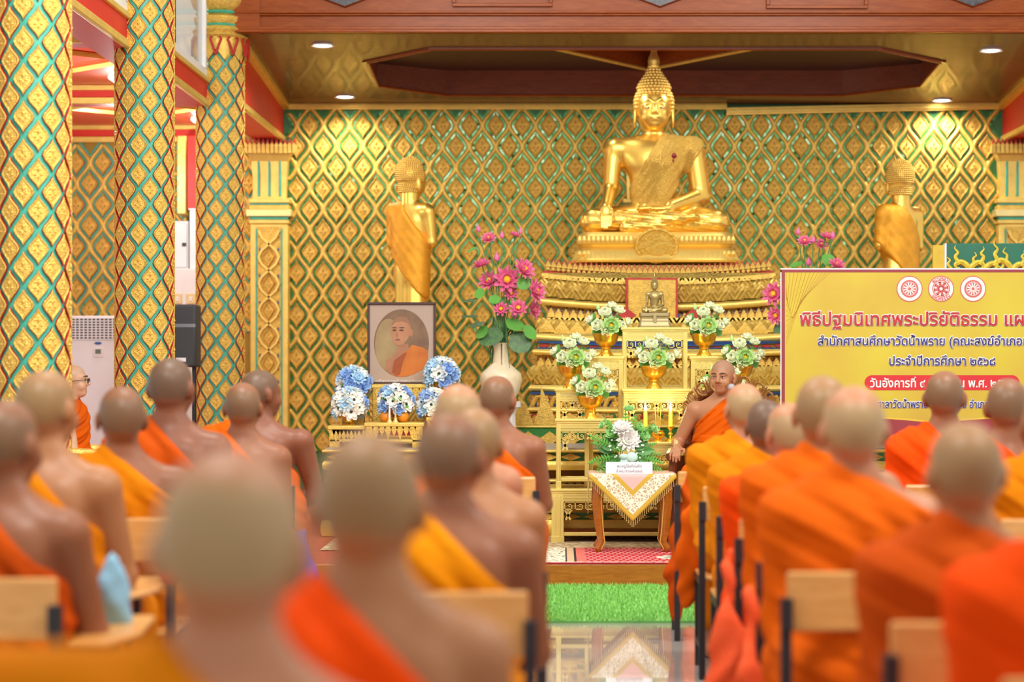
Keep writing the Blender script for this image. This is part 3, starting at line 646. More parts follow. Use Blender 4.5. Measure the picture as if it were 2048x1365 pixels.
# ------------------------------------------------------------------ seated golden statue
U = 1 / 224.0; BD = 17.8
def scl(mb, k): mb.v = [(p[0] * k, p[1] * k, p[2] * k) for p in mb.v]; return mb
def buddha_fn(P):
    h = None; sm = smin
    head = sm(ell(P, (0, 3, 324), (37, 40, 38)), ell(P, (0, -4, 303), (31, 34, 38)), 8)
    head = sm(head, ell(P, (0, -21, 279), (14, 13, 10)), 10)
    head = sm(head, cap(P, (0, 5, 346), (0, 5, 390), 28, 8), 10)
    for s_ in (-1, 1):
        head = sm(head, ell(P, (s_ * 38, 5, 300), (4, 8, 27)), 3)
        head = sm(head, cap(P, (s_ * 4, -37.5, 322), (s_ * 13, -36.5, 328), 1.5), 2); head = sm(head, cap(P, (s_ * 13, -36.5, 328), (s_ * 25, -28, 321), 1.5, 1.), 2)
        head = sm(head, ell(P, (s_ * 13.5, -31.5, 313), (9.5, 5.5, 5)), 2)
        head = sm(head, ell(P, (s_ * 13, -20, 295), (12, 14, 14)), 9)
    head = sm(head, cap(P, (0, -36.5, 321), (0, -41.5, 303), 2., 3.4), 3)
    head = sm(head, ell(P, (0, -37.5, 301), (6.5, 4.5, 3.2)), 2)
    head = sm(head, ell(P, (0, -35.5, 292.3), (10.5, 4.2, 2.1)), 1.); head = sm(head, ell(P, (0, -35, 288), (7.5, 4.2, 2.3)), 1.)
    d = sm(head, cap(P, (0, 3, 250), (0, 2, 292), 19, 17), 6)
    d = sm(d, ell(P, (0, 2, 216), (68, 40, 46)), 12); d = sm(d, cap(P, (-74, 2, 234), (74, 2, 234), 21), 14)
    d = sm(d, ecap(P, (0, 0, 120), (0, 0, 195), 40, 50, 1.05, .78), 12); d = sm(d, ell(P, (0, 2, 92), (78, 52, 34)), 14)
    d = sm(d, cap(P, (-80, 2, 230), (-87, -6, 152), 20, 15), 8); d = sm(d, cap(P, (-87, -6, 152), (-96, -62, 112), 14.5, 10), 5)
    d = sm(d, ell(P, (-98, -72, 100), (13, 8, 17)), 5)
    for i in range(4): d = sm(d, cap(P, (-107 + 6.2 * i, -79, 92), (-107 + 6 * i, -84, 66 + (3, 0, 1, 6)[i]), 3.6, 2.8), 1.5)
    d = sm(d, cap(P, (-86, -72, 104), (-83, -80, 82), 4, 3), 2)
    d = sm(d, cap(P, (80, 2, 230), (94, 2, 138), 22, 20), 8); d = sm(d, cap(P, (94, 2, 138), (30, -58, 112), 18, 12), 6)
    d = sm(d, ell(P, (8, -64, 107), (28, 14, 7)), 4)
    for i in range(4): d = sm(d, cap(P, (-12, -56 - 6 * i, 108), (-34, -58 - 6 * i, 107), 3.6, 3), 1.5)
    d = sm(d, cap(P, (-60, -2, 86), (-124, -38, 84), 34, 24), 10); d = sm(d, cap(P, (60, -2, 86), (124, -38, 84), 34, 24), 10)
    lg = sm(cap(P, (-124, -38, 84), (48, -72, 88), 23, 14), cap(P, (124, -38, 82), (-60, -78, 70), 23, 13), 4)
    lg = lg + .9 * np.sin((P[:, 2] * .9 + P[:, 0] * .12)) * (P[:, 1] < -40)
    d = sm(d, lg, 5); d = sm(d, ell(P, (66, -72, 90), (22, 12, 8)), 4)
    return d
def buddha_sash(P):
    b = sm2 = smin(ell(P, (0, 2, 216), (71, 43.5, 49)), cap(P, (-74, 2, 234), (74, 2, 234), 24.5), 14)
    b = smin(b, ecap(P, (0, 0, 120), (0, 0, 195), 43.5, 53.5, 1.05, .78), 12); b = smin(b, cap(P, (80, 2, 230), (94, 2, 138), 25, 22), 8)
    b = smin(b, ell(P, (0, 0, 100), (66, 54, 22)), 10)
    n1 = np.array([-.85, 0, .527], np.float32); d1 = (P - np.array((14, 0, 258), np.float32)) @ n1
    n2 = np.array([.85, 0, -.527], np.float32); d2 = (P - np.array((99, 0, 236), np.float32)) @ n2
    b = b + .7 * np.sin((P @ n1) * .45 + .03 * P[:, 2])
    return smax(smax(smax(b, d1, 2), d2, 2), 112 - P[:, 2], 2)
M_SASH = mat('sash_glitter', 'f7c45e', .32, .55, var=.25, vs=120, kind='noise', bump=1., bs=140, dist=.02)
st = thing('seated_golden_statue', 'large golden seated statue in the earth-touching pose on top of the altar', 'statue', (AX, BD, PZ(530, BD)))
bv, bq = sdf_mesh(buddha_fn, (-175, -110, 40), (175, 70, 405), 2.6)
BME = np_mesh('statue_body', bv * U, bq, M_LEAF)
pobj('body', BME, st)
sv, sq = sdf_mesh(buddha_sash, (-90, -75, 100), (135, 70, 275), 2.6)
SME = np_mesh('sash', sv * U, sq, M_SASH); pobj('sash', SME, st)
# snail curls on the hair
def curls(rfun, rows):
    mb = MB(); ico = MB().blob((0, 0, 0), 1, 6, 4)
    for z, rx, ry, cy, rr, amin in rows:
        n = max(6, int(2 * PI * (rx + ry) / 2 / (rr * 1.75)))
        for k in range(n):
            a = 2 * PI * k / n + z
            if amin is not None and math.sin(a) < amin: continue
            mb.add([(rx * math.cos(a) + p[0] * rr, cy + ry * math.sin(a) + p[1] * rr, z + p[2] * rr) for p in ico.v], ico.f)
    return mb
rows = []
for z, a in ((294, -.1), (301, -.15), (308, -.2), (315, -.35), (322, -.5), (329, -.65), (336, -.78)):
    k = math.sqrt(max(0, 1 - ((z - 324) / 38) ** 2)); rows.append((z, 38 * k, 41 * k, 3, 4.4, a))
for z in (342, 348, 353.5): k = math.sqrt(max(0, 1 - ((z - 324) / 40) ** 2)); rows.append((z, 38 * k, 41 * k, 3, 4.3, None))
for z, r in ((355, 32), (361, 29.5), (367, 26), (373, 22), (379, 18), (385, 14.5), (391, 11.5)): rows.append((z, r, r, 5, 4.0, None))
CME = mesh_of(scl(curls(None, rows), U), M_LEAFM, 60, 'hair_curls'); o = pobj('hair_curls', CME, st); o['kind'] = 'stuff'
fl = MB().lathe([(9, 392), (12, 396), (12, 399), (10.5, 402), (11.5, 408), (10, 416), (6.5, 424), (5.5, 430), (6, 434), (0, 436)], 16, (0, 5, 0), flute=.08, fn=6)
FME = mesh_of(scl(fl, U), M_LEAFM, 60, 'flame'); pobj('flame_finial', FME, st)
M_EYEW = mat('eye_white', 'efe9dc', .3, 0, var=.02); M_EYED = mat('eye_dark', '1d1712', .3, 0, var=.05)
for s_ in (-1, 1):
    e = obj('eye', MB().blob((s_ * 13.5, -36.3, 310.6), (5.5, 1.1, 1.2), 12, 8), M_EYEW, st, world=False); e.scale = (U,) * 3
    e2 = obj('iris', MB().blob((s_ * 12.5, -37.3, 310.4), (2.2, .9, 1.5), 10, 6), M_EYED, e, world=False)
br = obj('brooch', MB().blob((38, -44, 214), (5.5, 3, 5.5), 8, 5).blob((36, -46, 205), (2, 1.5, 4), 6, 4), mat('ruby', '8a1f30', .2, .3), st, world=False); br.scale = (U,) * 3
# two-stage base with hanging apron
def round_slab(hx, hy, prof, n=8):
    mb = MB(); R = []
    for e, z in prof:
        row = []
        for q in range(4):
            for k in range(n + 1):
                a = PI / 2 * q + PI / 2 * k / n; sx, sy = (1, 1, -1, -1)[q], (1, 1, 1, 1)[q]
                ccx = (hx - 30) * (1 if q in (0, 3) else -1); ccy = (hy - 30) * (1 if q in (0, 1) else -1)
                row.append((ccx + (30 + e) * math.cos(a), ccy + (30 + e) * math.sin(a), z))
        R.append(row)
    L = len(R[0]); mb.add(sum(R, []), [(j * L + k, j * L + (k + 1) % L, (j + 1) * L + (k + 1) % L, (j + 1) * L + k) for j in range(len(R) - 1) for k in range(L)] + [tuple((len(R) - 1) * L + k for k in range(L)), tuple(range(L - 1, -1, -1))]); return mb
pb = obj('lotus_base', scl(round_slab(152, 100, [(14, 0), (16, 4), (10, 10), (6, 22), (-2, 27), (-8, 30), (-2, 34), (2, 44), (3, 52), (-3, 57), (-10, 60)]), U), M_LEAFM, st, world=False)
ap = obj('apron_cloth', MB().lathe([(42, -4), (42, 3), (37, 5), (35, 2), (26, 2), (24, 4), (10, 3.4), (0, 3)], 32).rot(Matrix.Rotation(PI / 2, 3, 'X')), mat('gold_apron', 'e6bd58', .45, .6, var=.1, vs=.12, bump=.4, bs=.15, dist=1.), st, world=False); ap.location = (0, -107 * U, 32 * U); ap.scale = (U, U * .8, U * .82)
pm_ = MB()
for k in range(34):
    x = -150 + 300 * k / 33
    if abs(x) < 44: continue
    for z, h_ in ((36, 16), (10, 13)):
        pm_.add([(x - 4.4, -103, z), (x + 4.4, -103, z), (x + 4, -106, z + h_ * .5), (x, -105, z + h_), (x - 4, -106, z + h_ * .5), (x, -108, z + h_ * .4)], [(0, 1, 5), (1, 2, 5), (2, 3, 5), (3, 4, 5), (4, 0, 5)])
o = obj('petal_relief', scl(pm_, U), M_LEAFM, pb, world=False); o['kind'] = 'stuff'
# ------------------------------------------------------------------ standing golden disciples (seen from behind)
def disc_fn(P):
    sm = smin; H = rotz(P, -.35, (0, 0, 350))
    d = sm(ell(H, (0, -1, 386), (27, 31, 34)), ell(H, (0, 8, 366), (20, 23, 27)), 8)
    for s_ in (-1, 1): d = sm(d, ell(H, (s_ * 25, 2, 366), (3.5, 6, 18)), 3)
    d = sm(d, ell(H, (0, 32, 372), (4, 5, 7)), 3)
    d = sm(d, cap(P, (0, -4, 315), (0, -4, 362), 18, 18), 8)
    d = sm(d, cap(P, (-34, 0, 312), (34, 0, 312), 15), 10); d = sm(d, ecap(P, (0, 0, 215), (0, 0, 292), 29, 36, 1.08, .72), 10)
    d = sm(d, ell(P, (0, 0, 190), (37, 27, 44)), 12)
    d = sm(d, ecap(P, (0, 0, 10), (0, 0, 180), 37, 34, 1., .76), 8)
    for s_ in (-1, 1):
        d = sm(d, cap(P, (s_ * 41, 0, 310), (s_ * 46, 4, 248), 14, 11), 6); d = sm(d, cap(P, (s_ * 46, 4, 248), (s_ * 8, 40, 275), 10.5, 7.5), 4)
        d = sm(d, cap(P, (s_ * 5, 42, 280), (s_ * 3, 46, 310), 7, 3.5), 4); d = sm(d, ell(P, (s_ * 14, 14, 4), (11, 24, 7)), 4)
    return d + .5 * np.sin(P[:, 0] * .35) * (P[:, 2] < 170)
def disc_robe(P):
    sm = smin
    d = sm(cap(P, (-36, 0, 312), (20, 0, 312), 18.5), ecap(P, (0, 0, 150), (0, 0, 296), 36, 39, 1.13, .82), 10)
    d = sm(d, cap(P, (-40, 0, 312), (-44, 4, 250), 16, 14), 6); d = sm(d, cap(P, (-44, 4, 250), (-14, 26, 262), 14, 10), 6)
    n = np.array([.82, 0, .57], np.float32); d1 = (P - np.array((-8, 0, 327), np.float32)) @ n
    n2 = np.array([-.78, 0, -.62], np.float32); d2 = (P - np.array((4, 0, 178), np.float32)) @ n2
    d = d + .3 * np.sin((P @ n) * .42 + .9 * np.sin(P[:, 2] * .05))
    return smax(smax(d, d1, 2), d2, 2)
M_DROBE = mat('gold_gauze', 'e9a52c', .42, .5, var=.12, vs=12, bump=.4, bs=160)
dv, dq = sdf_mesh(disc_fn, (-72, -50, -6), (72, 60, 428), 2.6); DME = np_mesh('disciple_body', dv / 221, dq, M_LEAF)
dv, dq = sdf_mesh(disc_robe, (-80, -50, 130), (72, 55, 340), 2.6); DRM = np_mesh('disciple_robe', dv / 221, dq, M_DROBE)
rows = []
for i in range(19):
    z = 350 + i * 3.9; k = .8 if z < 372 else math.sqrt(max(0, 1 - ((z - 386) / 35) ** 2)); rows.append((z, 28 * k, 32 * k, -1, 2.3, None))
def half(rows):
    mb = MB(); ico = MB().blob((0, 0, 0), 1, 5, 3)
    for z, rx, ry, cy, rr, _ in rows:
        n = max(5, int(2 * PI * (rx + ry) / 2 / (rr * 1.8)))
        for k in range(n):
            a = 2 * PI * k / n + z
            if math.sin(a) > (.45 if z > 372 else -.1) and z < 408: continue
            q = rotz(np.array([[rx * math.cos(a), cy + ry * math.sin(a), z]], np.float32), .35, (0, 0, 350))[0]
            mb.add([(q[0] + p[0] * rr, q[1] + p[1] * rr, q[2] + p[2] * rr) for p in ico.v], ico.f)
    return mb
HME = mesh_of(scl(half(rows), 1 / 221), M_LEAFM, 60, 'hair_curls')
U2 = 1 / 221.0
for n, (x, ytop, rz, mir, lab) in enumerate([(822, 314, -.5, 1, 'golden standing disciple statue seen from behind, above the framed portrait'), (1800, 319, .45, 1, 'golden standing disciple statue seen from behind, above the yellow banner')]):
    d = 18.0; z = PZ(ytop, d) - 421 * U2; X = PX(x, d)
    t = thing('standing_golden_statue', lab, 'statue', (X, d, z), rz, 'standing golden disciples')
    pobj('body', DME, t); pobj('robe', DRM, t); o = pobj('hair_curls', HME, t); o['kind'] = 'stuff'
    t2 = thing('statue_pedestal', ['stepped gilded pedestal under the left standing statue', 'stepped gilded pedestal under the right standing statue'][n], 'pedestal', (X, d, PLZ))
    zz = PLZ; zt = z - .03
    for k, (e, f0, f1, m) in enumerate(((.42, 0, .12, M_GOLDY), (.37, .12, .2, M_GREENM), (.4, .2, .3, M_GOLD), (.33, .3, .5, M_GOLDC), (.3, .5, .62, M_RED), (.34, .62, .8, M_CHEV), (.3, .8, .9, M_GOLDY), (.27, .9, 1, M_GOLDC))):
        obj('pedestal_step', MB().box(X - e, X + e, d - e, d + e, zz + (zt - zz) * f0, zz + (zt - zz) * f1), m, t2, bevel=.012)
    tips = MB()
    for k in range(11): xx = X - .27 + .54 * k / 10; tips.prism([(xx - .025, zt - .01), (xx + .025, zt - .01), (xx, zt + .05)], d - .28, d - .26)
    obj('red_tips', tips, M_RED, t2, smooth=0)['kind'] = 'stuff'
# ------------------------------------------------------------------ gilded offering tables
def fret(mb, x0, x1, z0, z1, y0, y1, n, tk=.006):
    wv = (x1 - x0) / n; h = z1 - z0
    seg = lambda a, b, c, d: mb.box(a, c, y0, y1, b, d)
    for k in range(n):
        a = x0 + k * wv; e = wv * .94
        if k == n // 2 and n % 2:
            for s_ in (-1, 1): mb.add([(a + e / 2 - s_ * e * .42, y0, z0 + h * .12), (a + e / 2 - s_ * e * .2, y0, z0), (a + e / 2 + s_ * e * .42, y0, z1 - h * .12), (a + e / 2 + s_ * e * .2, y0, z1)], [(0, 1, 2, 3)])
            seg(a + e * .35, z0 + h * .35, a + e * .65, z0 + h * .65); seg(a, z1 - tk, a + wv, z1); continue
        fl = (lambda x: x) if k < n / 2 else (lambda x: 2 * a + e - x)
        def s2(xa, za, xb, zb):
            xa, xb = fl(xa), fl(xb); seg(min(xa, xb), za, max(xa, xb), zb)
        s2(a, z1 - tk, a + wv, z1); s2(a, z0, a + tk, z1); s2(a, z0, a + e * .8, z0 + tk); s2(a + e * .8 - tk, z0, a + e * .8, z0 + h * .7); s2(a + e * .35, z0 + h * .7 - tk, a + e * .8, z0 + h * .7); s2(a + e * .35, z0 + h * .35, a + e * .35 + tk, z0 + h * .7); s2(a + e * .35, z0 + h * .35, a + e * .58, z0 + h * .35 + tk)
    return mb
M_TABLE = mat('gold_table', 'ecd67c', .34, .5, var=.05, vs=6)
def gold_table(label, xa, xb, ytop, ybot, d, dep=.34, n=7, lw=.042, apz=.1, rail=True, group='stepped gilded offering tables'):
    x0, x1 = PX(xa, d), PX(xb, d); z1, z0 = PZ(ytop, d), PZ(ybot, d); h = z1 - z0
    t = thing('offering_table', label, 'table', ((x0 + x1) / 2, d + dep / 2, z0), group=group)
    mb = MB().box(x0 - .012, x1 + .012, d - .012, d + dep, z1 - .02, z1).box(x0 - .004, x1 + .004, d - .004, d + dep, z1 - .034, z1 - .02)
    obj('table_top', mb, M_TABLE, t, bevel=.004)
    fr = MB()
    for k in range(5): fr.box(x0 + k * .008 * 0, x1, d + .001 + .002 * (k % 2), d + .03, z1 - .034 - (k + 1) * .011, z1 - .034 - k * .011 - .002)
    obj('frieze', fr, M_TABLE, t)
    for (px_, py_) in ((x0, d), (x1 - lw, d), (x0, d + dep - lw), (x1 - lw, d + dep - lw)):
        lg = MB().box(px_, px_ + lw, py_, py_ + lw, z0, z1 - .034); lg.box(px_ - .003, px_ + lw + .003, py_ - .003, py_ + lw, z0, z0 + .05)
        for q in range(2): lg.box(px_ + lw * (.2 + .4 * q), px_ + lw * (.36 + .4 * q), py_ - .004, py_, z0 + .05, z1 - .05)
        obj('leg', lg, M_TABLE, t, bevel=.003)
    za = z1 - .034 - .058
    apn = fret(MB(), x0 + lw + .004, x1 - lw - .004, za - .055, za, d + .008, d + .02, n)
    fret(apn, x0 + lw + .004, x0 + lw + .06, za - .13, za - .06, d + .008, d + .02, 1); fret(apn, x1 - lw - .06, x1 - lw - .004, za - .13, za - .06, d + .008, d + .02, 1)
    obj('fret_apron', apn, M_TABLE, t, smooth=0)
    if rail: obj('stretcher', MB().box(x0 + lw, x1 - lw, d + .006, d + .03, z0 + .05, z0 + .075), M_TABLE, t, bevel=.003)
    obj('red_board', MB().box(x0 + .01, x1 - .01, d + .04, d + dep - .01, z0 + .05, z0 + .06), mat('dark_red_board', '8e2a22', .4, 0), t)
    return t, z1
gold_table('wide low gilded offering table at the very front, standing on the carpet', 1103, 1513, 978, 1087, 13.84, .53, 17, .085)
zb5 = 978
TB = [('gilded offering table holding the small bronze statue, tallest in the middle', 1245, 1375, 655, 965, 14.2, .16), ('gilded offering table at upper left of the bronze statue, under a lotus bowl', 1178, 1246, 713, 965, 14.19, .17), ('gilded offering table at upper right of the bronze statue, under a lotus bowl', 1382, 1448, 713, 965, 14.19, .17),
      ('gilded offering table in the middle, below the bronze statue, behind the candles', 1247, 1380, 778, 968, 14.03, .16), ('gilded offering table second from the left end, under a lotus bowl', 1112, 1178, 777, 968, 14.03, .15), ('gilded offering table behind the seated speaker, at the right end', 1440, 1512, 777, 968, 14.03, .15),
      ('gilded offering table at the left front, open legs above the wide low table', 1113, 1246, 838, 975, 13.86, .16), ('gilded offering table beside the speaker at the right front, mostly hidden', 1385, 1512, 838, 975, 13.86, .16), ('low gilded offering table in the middle with the lit candles', 1240, 1372, 885, 975, 13.86, .16)]
for lab, xa, xb, yt, yb, d, dep in TB:
    d0 = d; zfoot = PZ(978, 13.84); yb2 = VY - (zfoot - HC) * F / d0
    gold_table(lab, xa, xb, yt, yb2, d0, dep, 7 if xb - xa > 100 else 3, .03)
# small bronze statue
d = 14.28; X = PX(1309, d); zt = PZ(655, 14.2)
t = thing('bronze_statue', 'small bronze seated statue with pointed finial on the tallest gilded table', 'statue', (X, d, zt))
hb = .105; su = (PZ(545, d) - zt - hb) / (436 - 60)
M_BRONZE2 = mat('bronze_base', 'a8976c', .42, .6, var=.08, vs=.08)
def plain(me, m): c = me.copy(); c.materials.clear(); c.materials.append(m); return c
pobj('body', plain(BME, M_BRONZE), t, (0, 0, hb - 60 * su), scale=(su * .82 / U, su / U, su / U)); pobj('hair_curls', plain(CME, M_BRONZE), t, (0, 0, hb - 60 * su), scale=(su * .82 / U, su / U, su / U))['kind'] = 'stuff'; pobj('flame_finial', plain(FME, M_BRONZE), t, (0, 0, hb - 60 * su), scale=(su * .82 / U, su / U, su / U)); pobj('sash', plain(SME, M_BRONZE), t, (0, 0, hb - 60 * su), scale=(su * .82 / U, su / U, su / U))
ob = obj('stepped_base', round_slab(152, 100, [(10, 0), (12, 5), (4, 12), (0, 24), (-10, 28), (-16, 38), (-14, 46), (-2, 52), (-2, 62), (-8, 66)]), M_BRONZE2, t, world=False); ob.scale = (su * .95, su * .9, hb / 66)
ob = obj('apron', MB().box(-16, 16, -108, -100, 20, 60), M_BRONZE2, t, world=False, bevel=1.); ob.scale = (su, su * .9, hb / 66)
# ------------------------------------------------------------------ flowers
def lerp(a, b, t): return a + (b - a) * t
def add_petal(mb, c, n, ang, r, w, cup, mi=0, z0=0., r0=.12):
    """one petal: two quads and a tip, rooted at c, opening round axis n"""
    n = Vector(n).normalized(); a = n.orthogonal().normalized(); q = Matrix.Rotation(ang, 3, n); e = q @ a; s_ = n.cross(e); c = Vector(c)
    P = lambda t, side, lift: tuple(c + e * (r * t * math.cos(cup * t) + r * r0) + n * (r * t * math.sin(cup * t) + z0 + lift * r) + s_ * side)
    mb.add([P(0, -w * .25, 0), P(0, w * .25, 0), P(.5, w * .5, .1), P(.5, -w * .5, .1), P(.85, w * .36, .12), P(.85, -w * .36, .12), P(1.05, 0, .08), P(.5, 0, 0)], [(0, 1, 7), (1, 2, 7), (0, 7, 3), (7, 2, 4), (7, 5, 3), (7, 4, 6), (7, 6, 5)], mi)
def bloom(R, layers, n=(0, 0, 1), c=(0, 0, 0)):
    mb = MB()
    for k, (np_, r, w, cup, z) in enumerate(layers):
        for i in range(np_): add_petal(mb, c, n, 2 * PI * (i + .5 * (k % 2)) / np_, R * r, R * w, cup, 0, R * z)
    return mb
M_LOTW = mat('lotus_white', 'eef4d2', .5, 0, var=.05, vs=14, sss=.0); M_LOTG = mat('lotus_green', 'b9dd8c', .5, 0, var=.12, vs=14); M_YEL = mat('flower_yellow', 'f2c51f', .6, 0, var=.1, vs=60)
M_LEAFG = mat('leaf_green', '5fa53f', .5, 0, var=.2, vs=14); M_LEAFD = mat('leaf_dark', '3c6a3c', .45, 0, var=.25, vs=10); M_STEM = mat('stem_green', '5c8a45', .5, 0)
M_PINK = mat('lotus_pink', 'd63a7c', .5, 0, var=.2, vs=30, col2='f08fb4'); M_PINKB = mat('bud_pink', 'ea6fa8', .5, 0)
M_BLU = mat('petal_blue', '9cc0f0', .55, 0, var=.12, vs=30); M_BLUL = mat('petal_pale_blue', 'bfe0f7', .55, 0, var=.1, vs=30); M_WHF = mat('petal_white', 'f6f5ea', .55, 0, var=.03, vs=20)
CUPB = bloom(1, [(6, .9, .8, .5, 0), (6, .85, .75, 1.0, .05), (5, .7, .62, 1.45, .1)])
ME_LW = mesh_of(CUPB, M_LOTW, 0, 'lotus'); ME_LG = mesh_of(bloom(1, [(8, .95, .7, .35, 0), (7, .85, .65, .9, .05), (6, .6, .5, 1.3, .1)]), M_LOTG, 0, 'lotus')
ME_CTR = mesh_of(MB().blob((0, 0, .22), (.3, .3, .2), 8, 5), M_YEL, 60, 'centre')
ME_BUD = mesh_of(MB().lathe([(.0, 0), (.28, .1), (.42, .45), (.34, .85), (.14, 1.25), (0, 1.5)], 10), M_LOTG, 60, 'bud'); ME_BUDP = mesh_of(MB().lathe([(.0, 0), (.28, .1), (.42, .45), (.34, .85), (.14, 1.25), (0, 1.5)], 10), M_PINKB, 60, 'bud')
def pad_mb(n=18):
    mb = MB(); mb.add([(0, 0, -.12)] + [(math.cos(2 * PI * k / n) * (1 + .05 * math.cos(5 * 2 * PI * k / n)), math.sin(2 * PI * k / n), .05 * math.sin(3 * 2 * PI * k / n)) for k in range(n)], [(0, k + 1, (k + 1) % n + 1) for k in range(n)]); return mb
ME_PAD = mesh_of(pad_mb(), M_LEAFG, 60, 'leaf'); ME_PADD = mesh_of(pad_mb(), mat('pad_dark', '4b5f4e', .5, 0, var=.2, vs=3, col2='5d8a4a'), 60, 'leaf')
BOWL = MB().lathe([(.052, 0), (.05, .012), (.034, .03), (.03, .05), (.036, .06), (.03, .07), (.06, .085), (.078, .11), (.084, .14), (.094, .158), (.09, .163), (.08, .15), (.02, .13), (0, .13)], 32, flute=.04, fn=16)
ME_BOWL = mesh_of(BOWL, M_BOWL, 50, 'bowl')
def aim(n): return Vector(n).normalized().to_track_quat('Z', 'Y').to_euler()
def lotus_bowl(label, x, yb, d, seed, k=1.):
    X, z = PX(x, d), PZ(yb, d); t = thing('lotus_bowl', label, 'flower bowl', (X, d, z), group='white lotus flowers in gilded bowls')
    pobj('bowl', ME_BOWL, t, scale=k); rnd = random.Random(seed); h = .165 * k
    def bl(me, dx, dz, r, n, dy=-.03, ctr=True):
        o = pobj('lotus_bloom', me, t, (dx, dy, h + dz), aim(n), r * 1.32)
        if ctr: pobj('flower_centre', ME_CTR, o)
    j = lambda: rnd.uniform(-.008, .008)
    bl(ME_LG, .028 + j(), .05, .052, (.1, -1, .25), -.07); bl(ME_LW, -.01 + j(), .135, .044, (-.1, -.7, .8), -.03, False); bl(ME_LW, .09 + j(), .15, .04, (.3, -.5, .9), 0, False); bl(ME_LW, .045 + j(), .185, .036, (0, -.4, 1), .02, False)
    bl(ME_LW, -.055 + j(), .05, .042, (-.5, -1, .5), -.05, False); bl(ME_LW, .1 + j(), .05, .036, (.6, -.8, .4), -.04, False); bl(ME_LW, .14 + j(), .075, .034, (.8, -.4, .5), 0, False); bl(ME_LW, -.1 + j(), .09, .034, (-.8, -.3, .6), .0, False); bl(ME_LW, .02, .09, .04, (.2, .6, .8), .06, False); bl(ME_LW, .0, .02, .035, (0, -1, -.1), -.075, False)
    pobj('lotus_bud', ME_BUD, t, (-.055 + j(), 0, h + .165), (0, -.1, 0), .036)
    for dx, dz, r, n in ((-.1, .1, .05, (-.8, -.6, .3)), (-.05, .02, .055, (-.5, -1, .6)), (.09, .02, .05, (.6, -.9, .7)), (.09, .12, .035, (.5, -.3, 1)), (0, .03, .07, (0, .5, .8))): pobj('leaf', ME_PAD, t, (dx, .02, h + dz), aim(n), r)
    st_ = MB()
    for dx, dz in ((-.055, .165), (.045, .18), (.09, .14), (-.1, .09), (.14, .07), (-.01, .13), (.028, .05)): st_.tube([(0, .01, h - .02), (dx * .5, 0, h + dz * .5), (dx, -.01, h + dz)], .004, 5)
    obj('stems', st_, M_STEM, t, world=False)['kind'] = 'stuff'
for n, (x, yb, d, lab) in enumerate([(1212, 713, 14.28, 'white lotus bowl at the upper left of the bronze statue'), (1408, 713, 14.28, 'white lotus bowl at the upper right of the bronze statue'), (1141, 777, 14.105, 'white lotus bowl on the table at the left end of the upper row'), (1481, 777, 14.105, 'white lotus bowl behind and right of the speaker head'), (1308, 778, 14.105, 'white lotus bowl in the middle just below the bronze statue'), (1181, 838, 13.94, 'white lotus bowl lowest at the left, on the open-legged table'), (1441, 838, 13.94, 'white lotus bowl hidden behind the speaker, only bud tip showing')]):
    lotus_bowl(lab, x, yb, d, n)
# candles, incense
M_WAX = mat('candle_wax', 'f6d13a', .4, 0, var=.05, emit=.6); M_FLAME = mat('flame', 'ffe79a', .5, 0, var=.05, emit=30)
zc = PZ(885, 13.86)
for n, x in enumerate((1291, 1341)):
    d = 13.93; X = PX(x, d); t = thing('candlestick', ['lit yellow candle on a gold holder, left of the incense sticks', 'lit yellow candle on a gold holder, right of the incense sticks'][n], 'candle', (X, d, zc), group='lit candles on the low gilded table')
    obj('holder', MB().lathe([(.036, 0), (.034, .01), (.014, .025), (.01, .045), (.018, .055), (.01, .065), (.012, .085), (.026, .1), (.028, .108), (0, .108)], 18, (X, d, zc)), M_BOWL, t)
    obj('candle', MB().lathe([(.014, .105), (.0135, .2), (.009, .215), (0, .215)], 14, (X, d, zc)), M_WAX, t)
    obj('flame', MB().lathe([(.0, .214), (.007, .222), (.009, .236), (.004, .262), (0, .28)], 10, (X, d, zc)), M_FLAME, t)
    l = bpy.data.lights.new('candle_light', 'POINT'); l.energy = 1.2; l.color = (1, .75, .35); l.shadow_soft_size = .02; lo = bpy.data.objects.new('candle_light', l); lo.location = (X, d - .03, zc + .25); COL.objects.link(lo)
d = 13.93; X = PX(1316, d); t = thing('incense_pot', 'small gold incense pot with three tall incense sticks between the candles', 'incense pot', (X, d, zc))
obj('pot', MB().lathe([(.035, 0), (.03, .012), (.02, .02), (.045, .04), (.048, .06), (.035, .07), (.04, .078), (0, .072)], 20, (X, d, zc)), M_BOWL, t)
for k in range(3): obj('incense_stick', MB().tube([(X + (k - 1) * .01, d, zc + .07), (X + (k - 1) * .022, d, zc + .27)], .0028, 5), mat('incense', 'd9b04a', .6, 0), t)
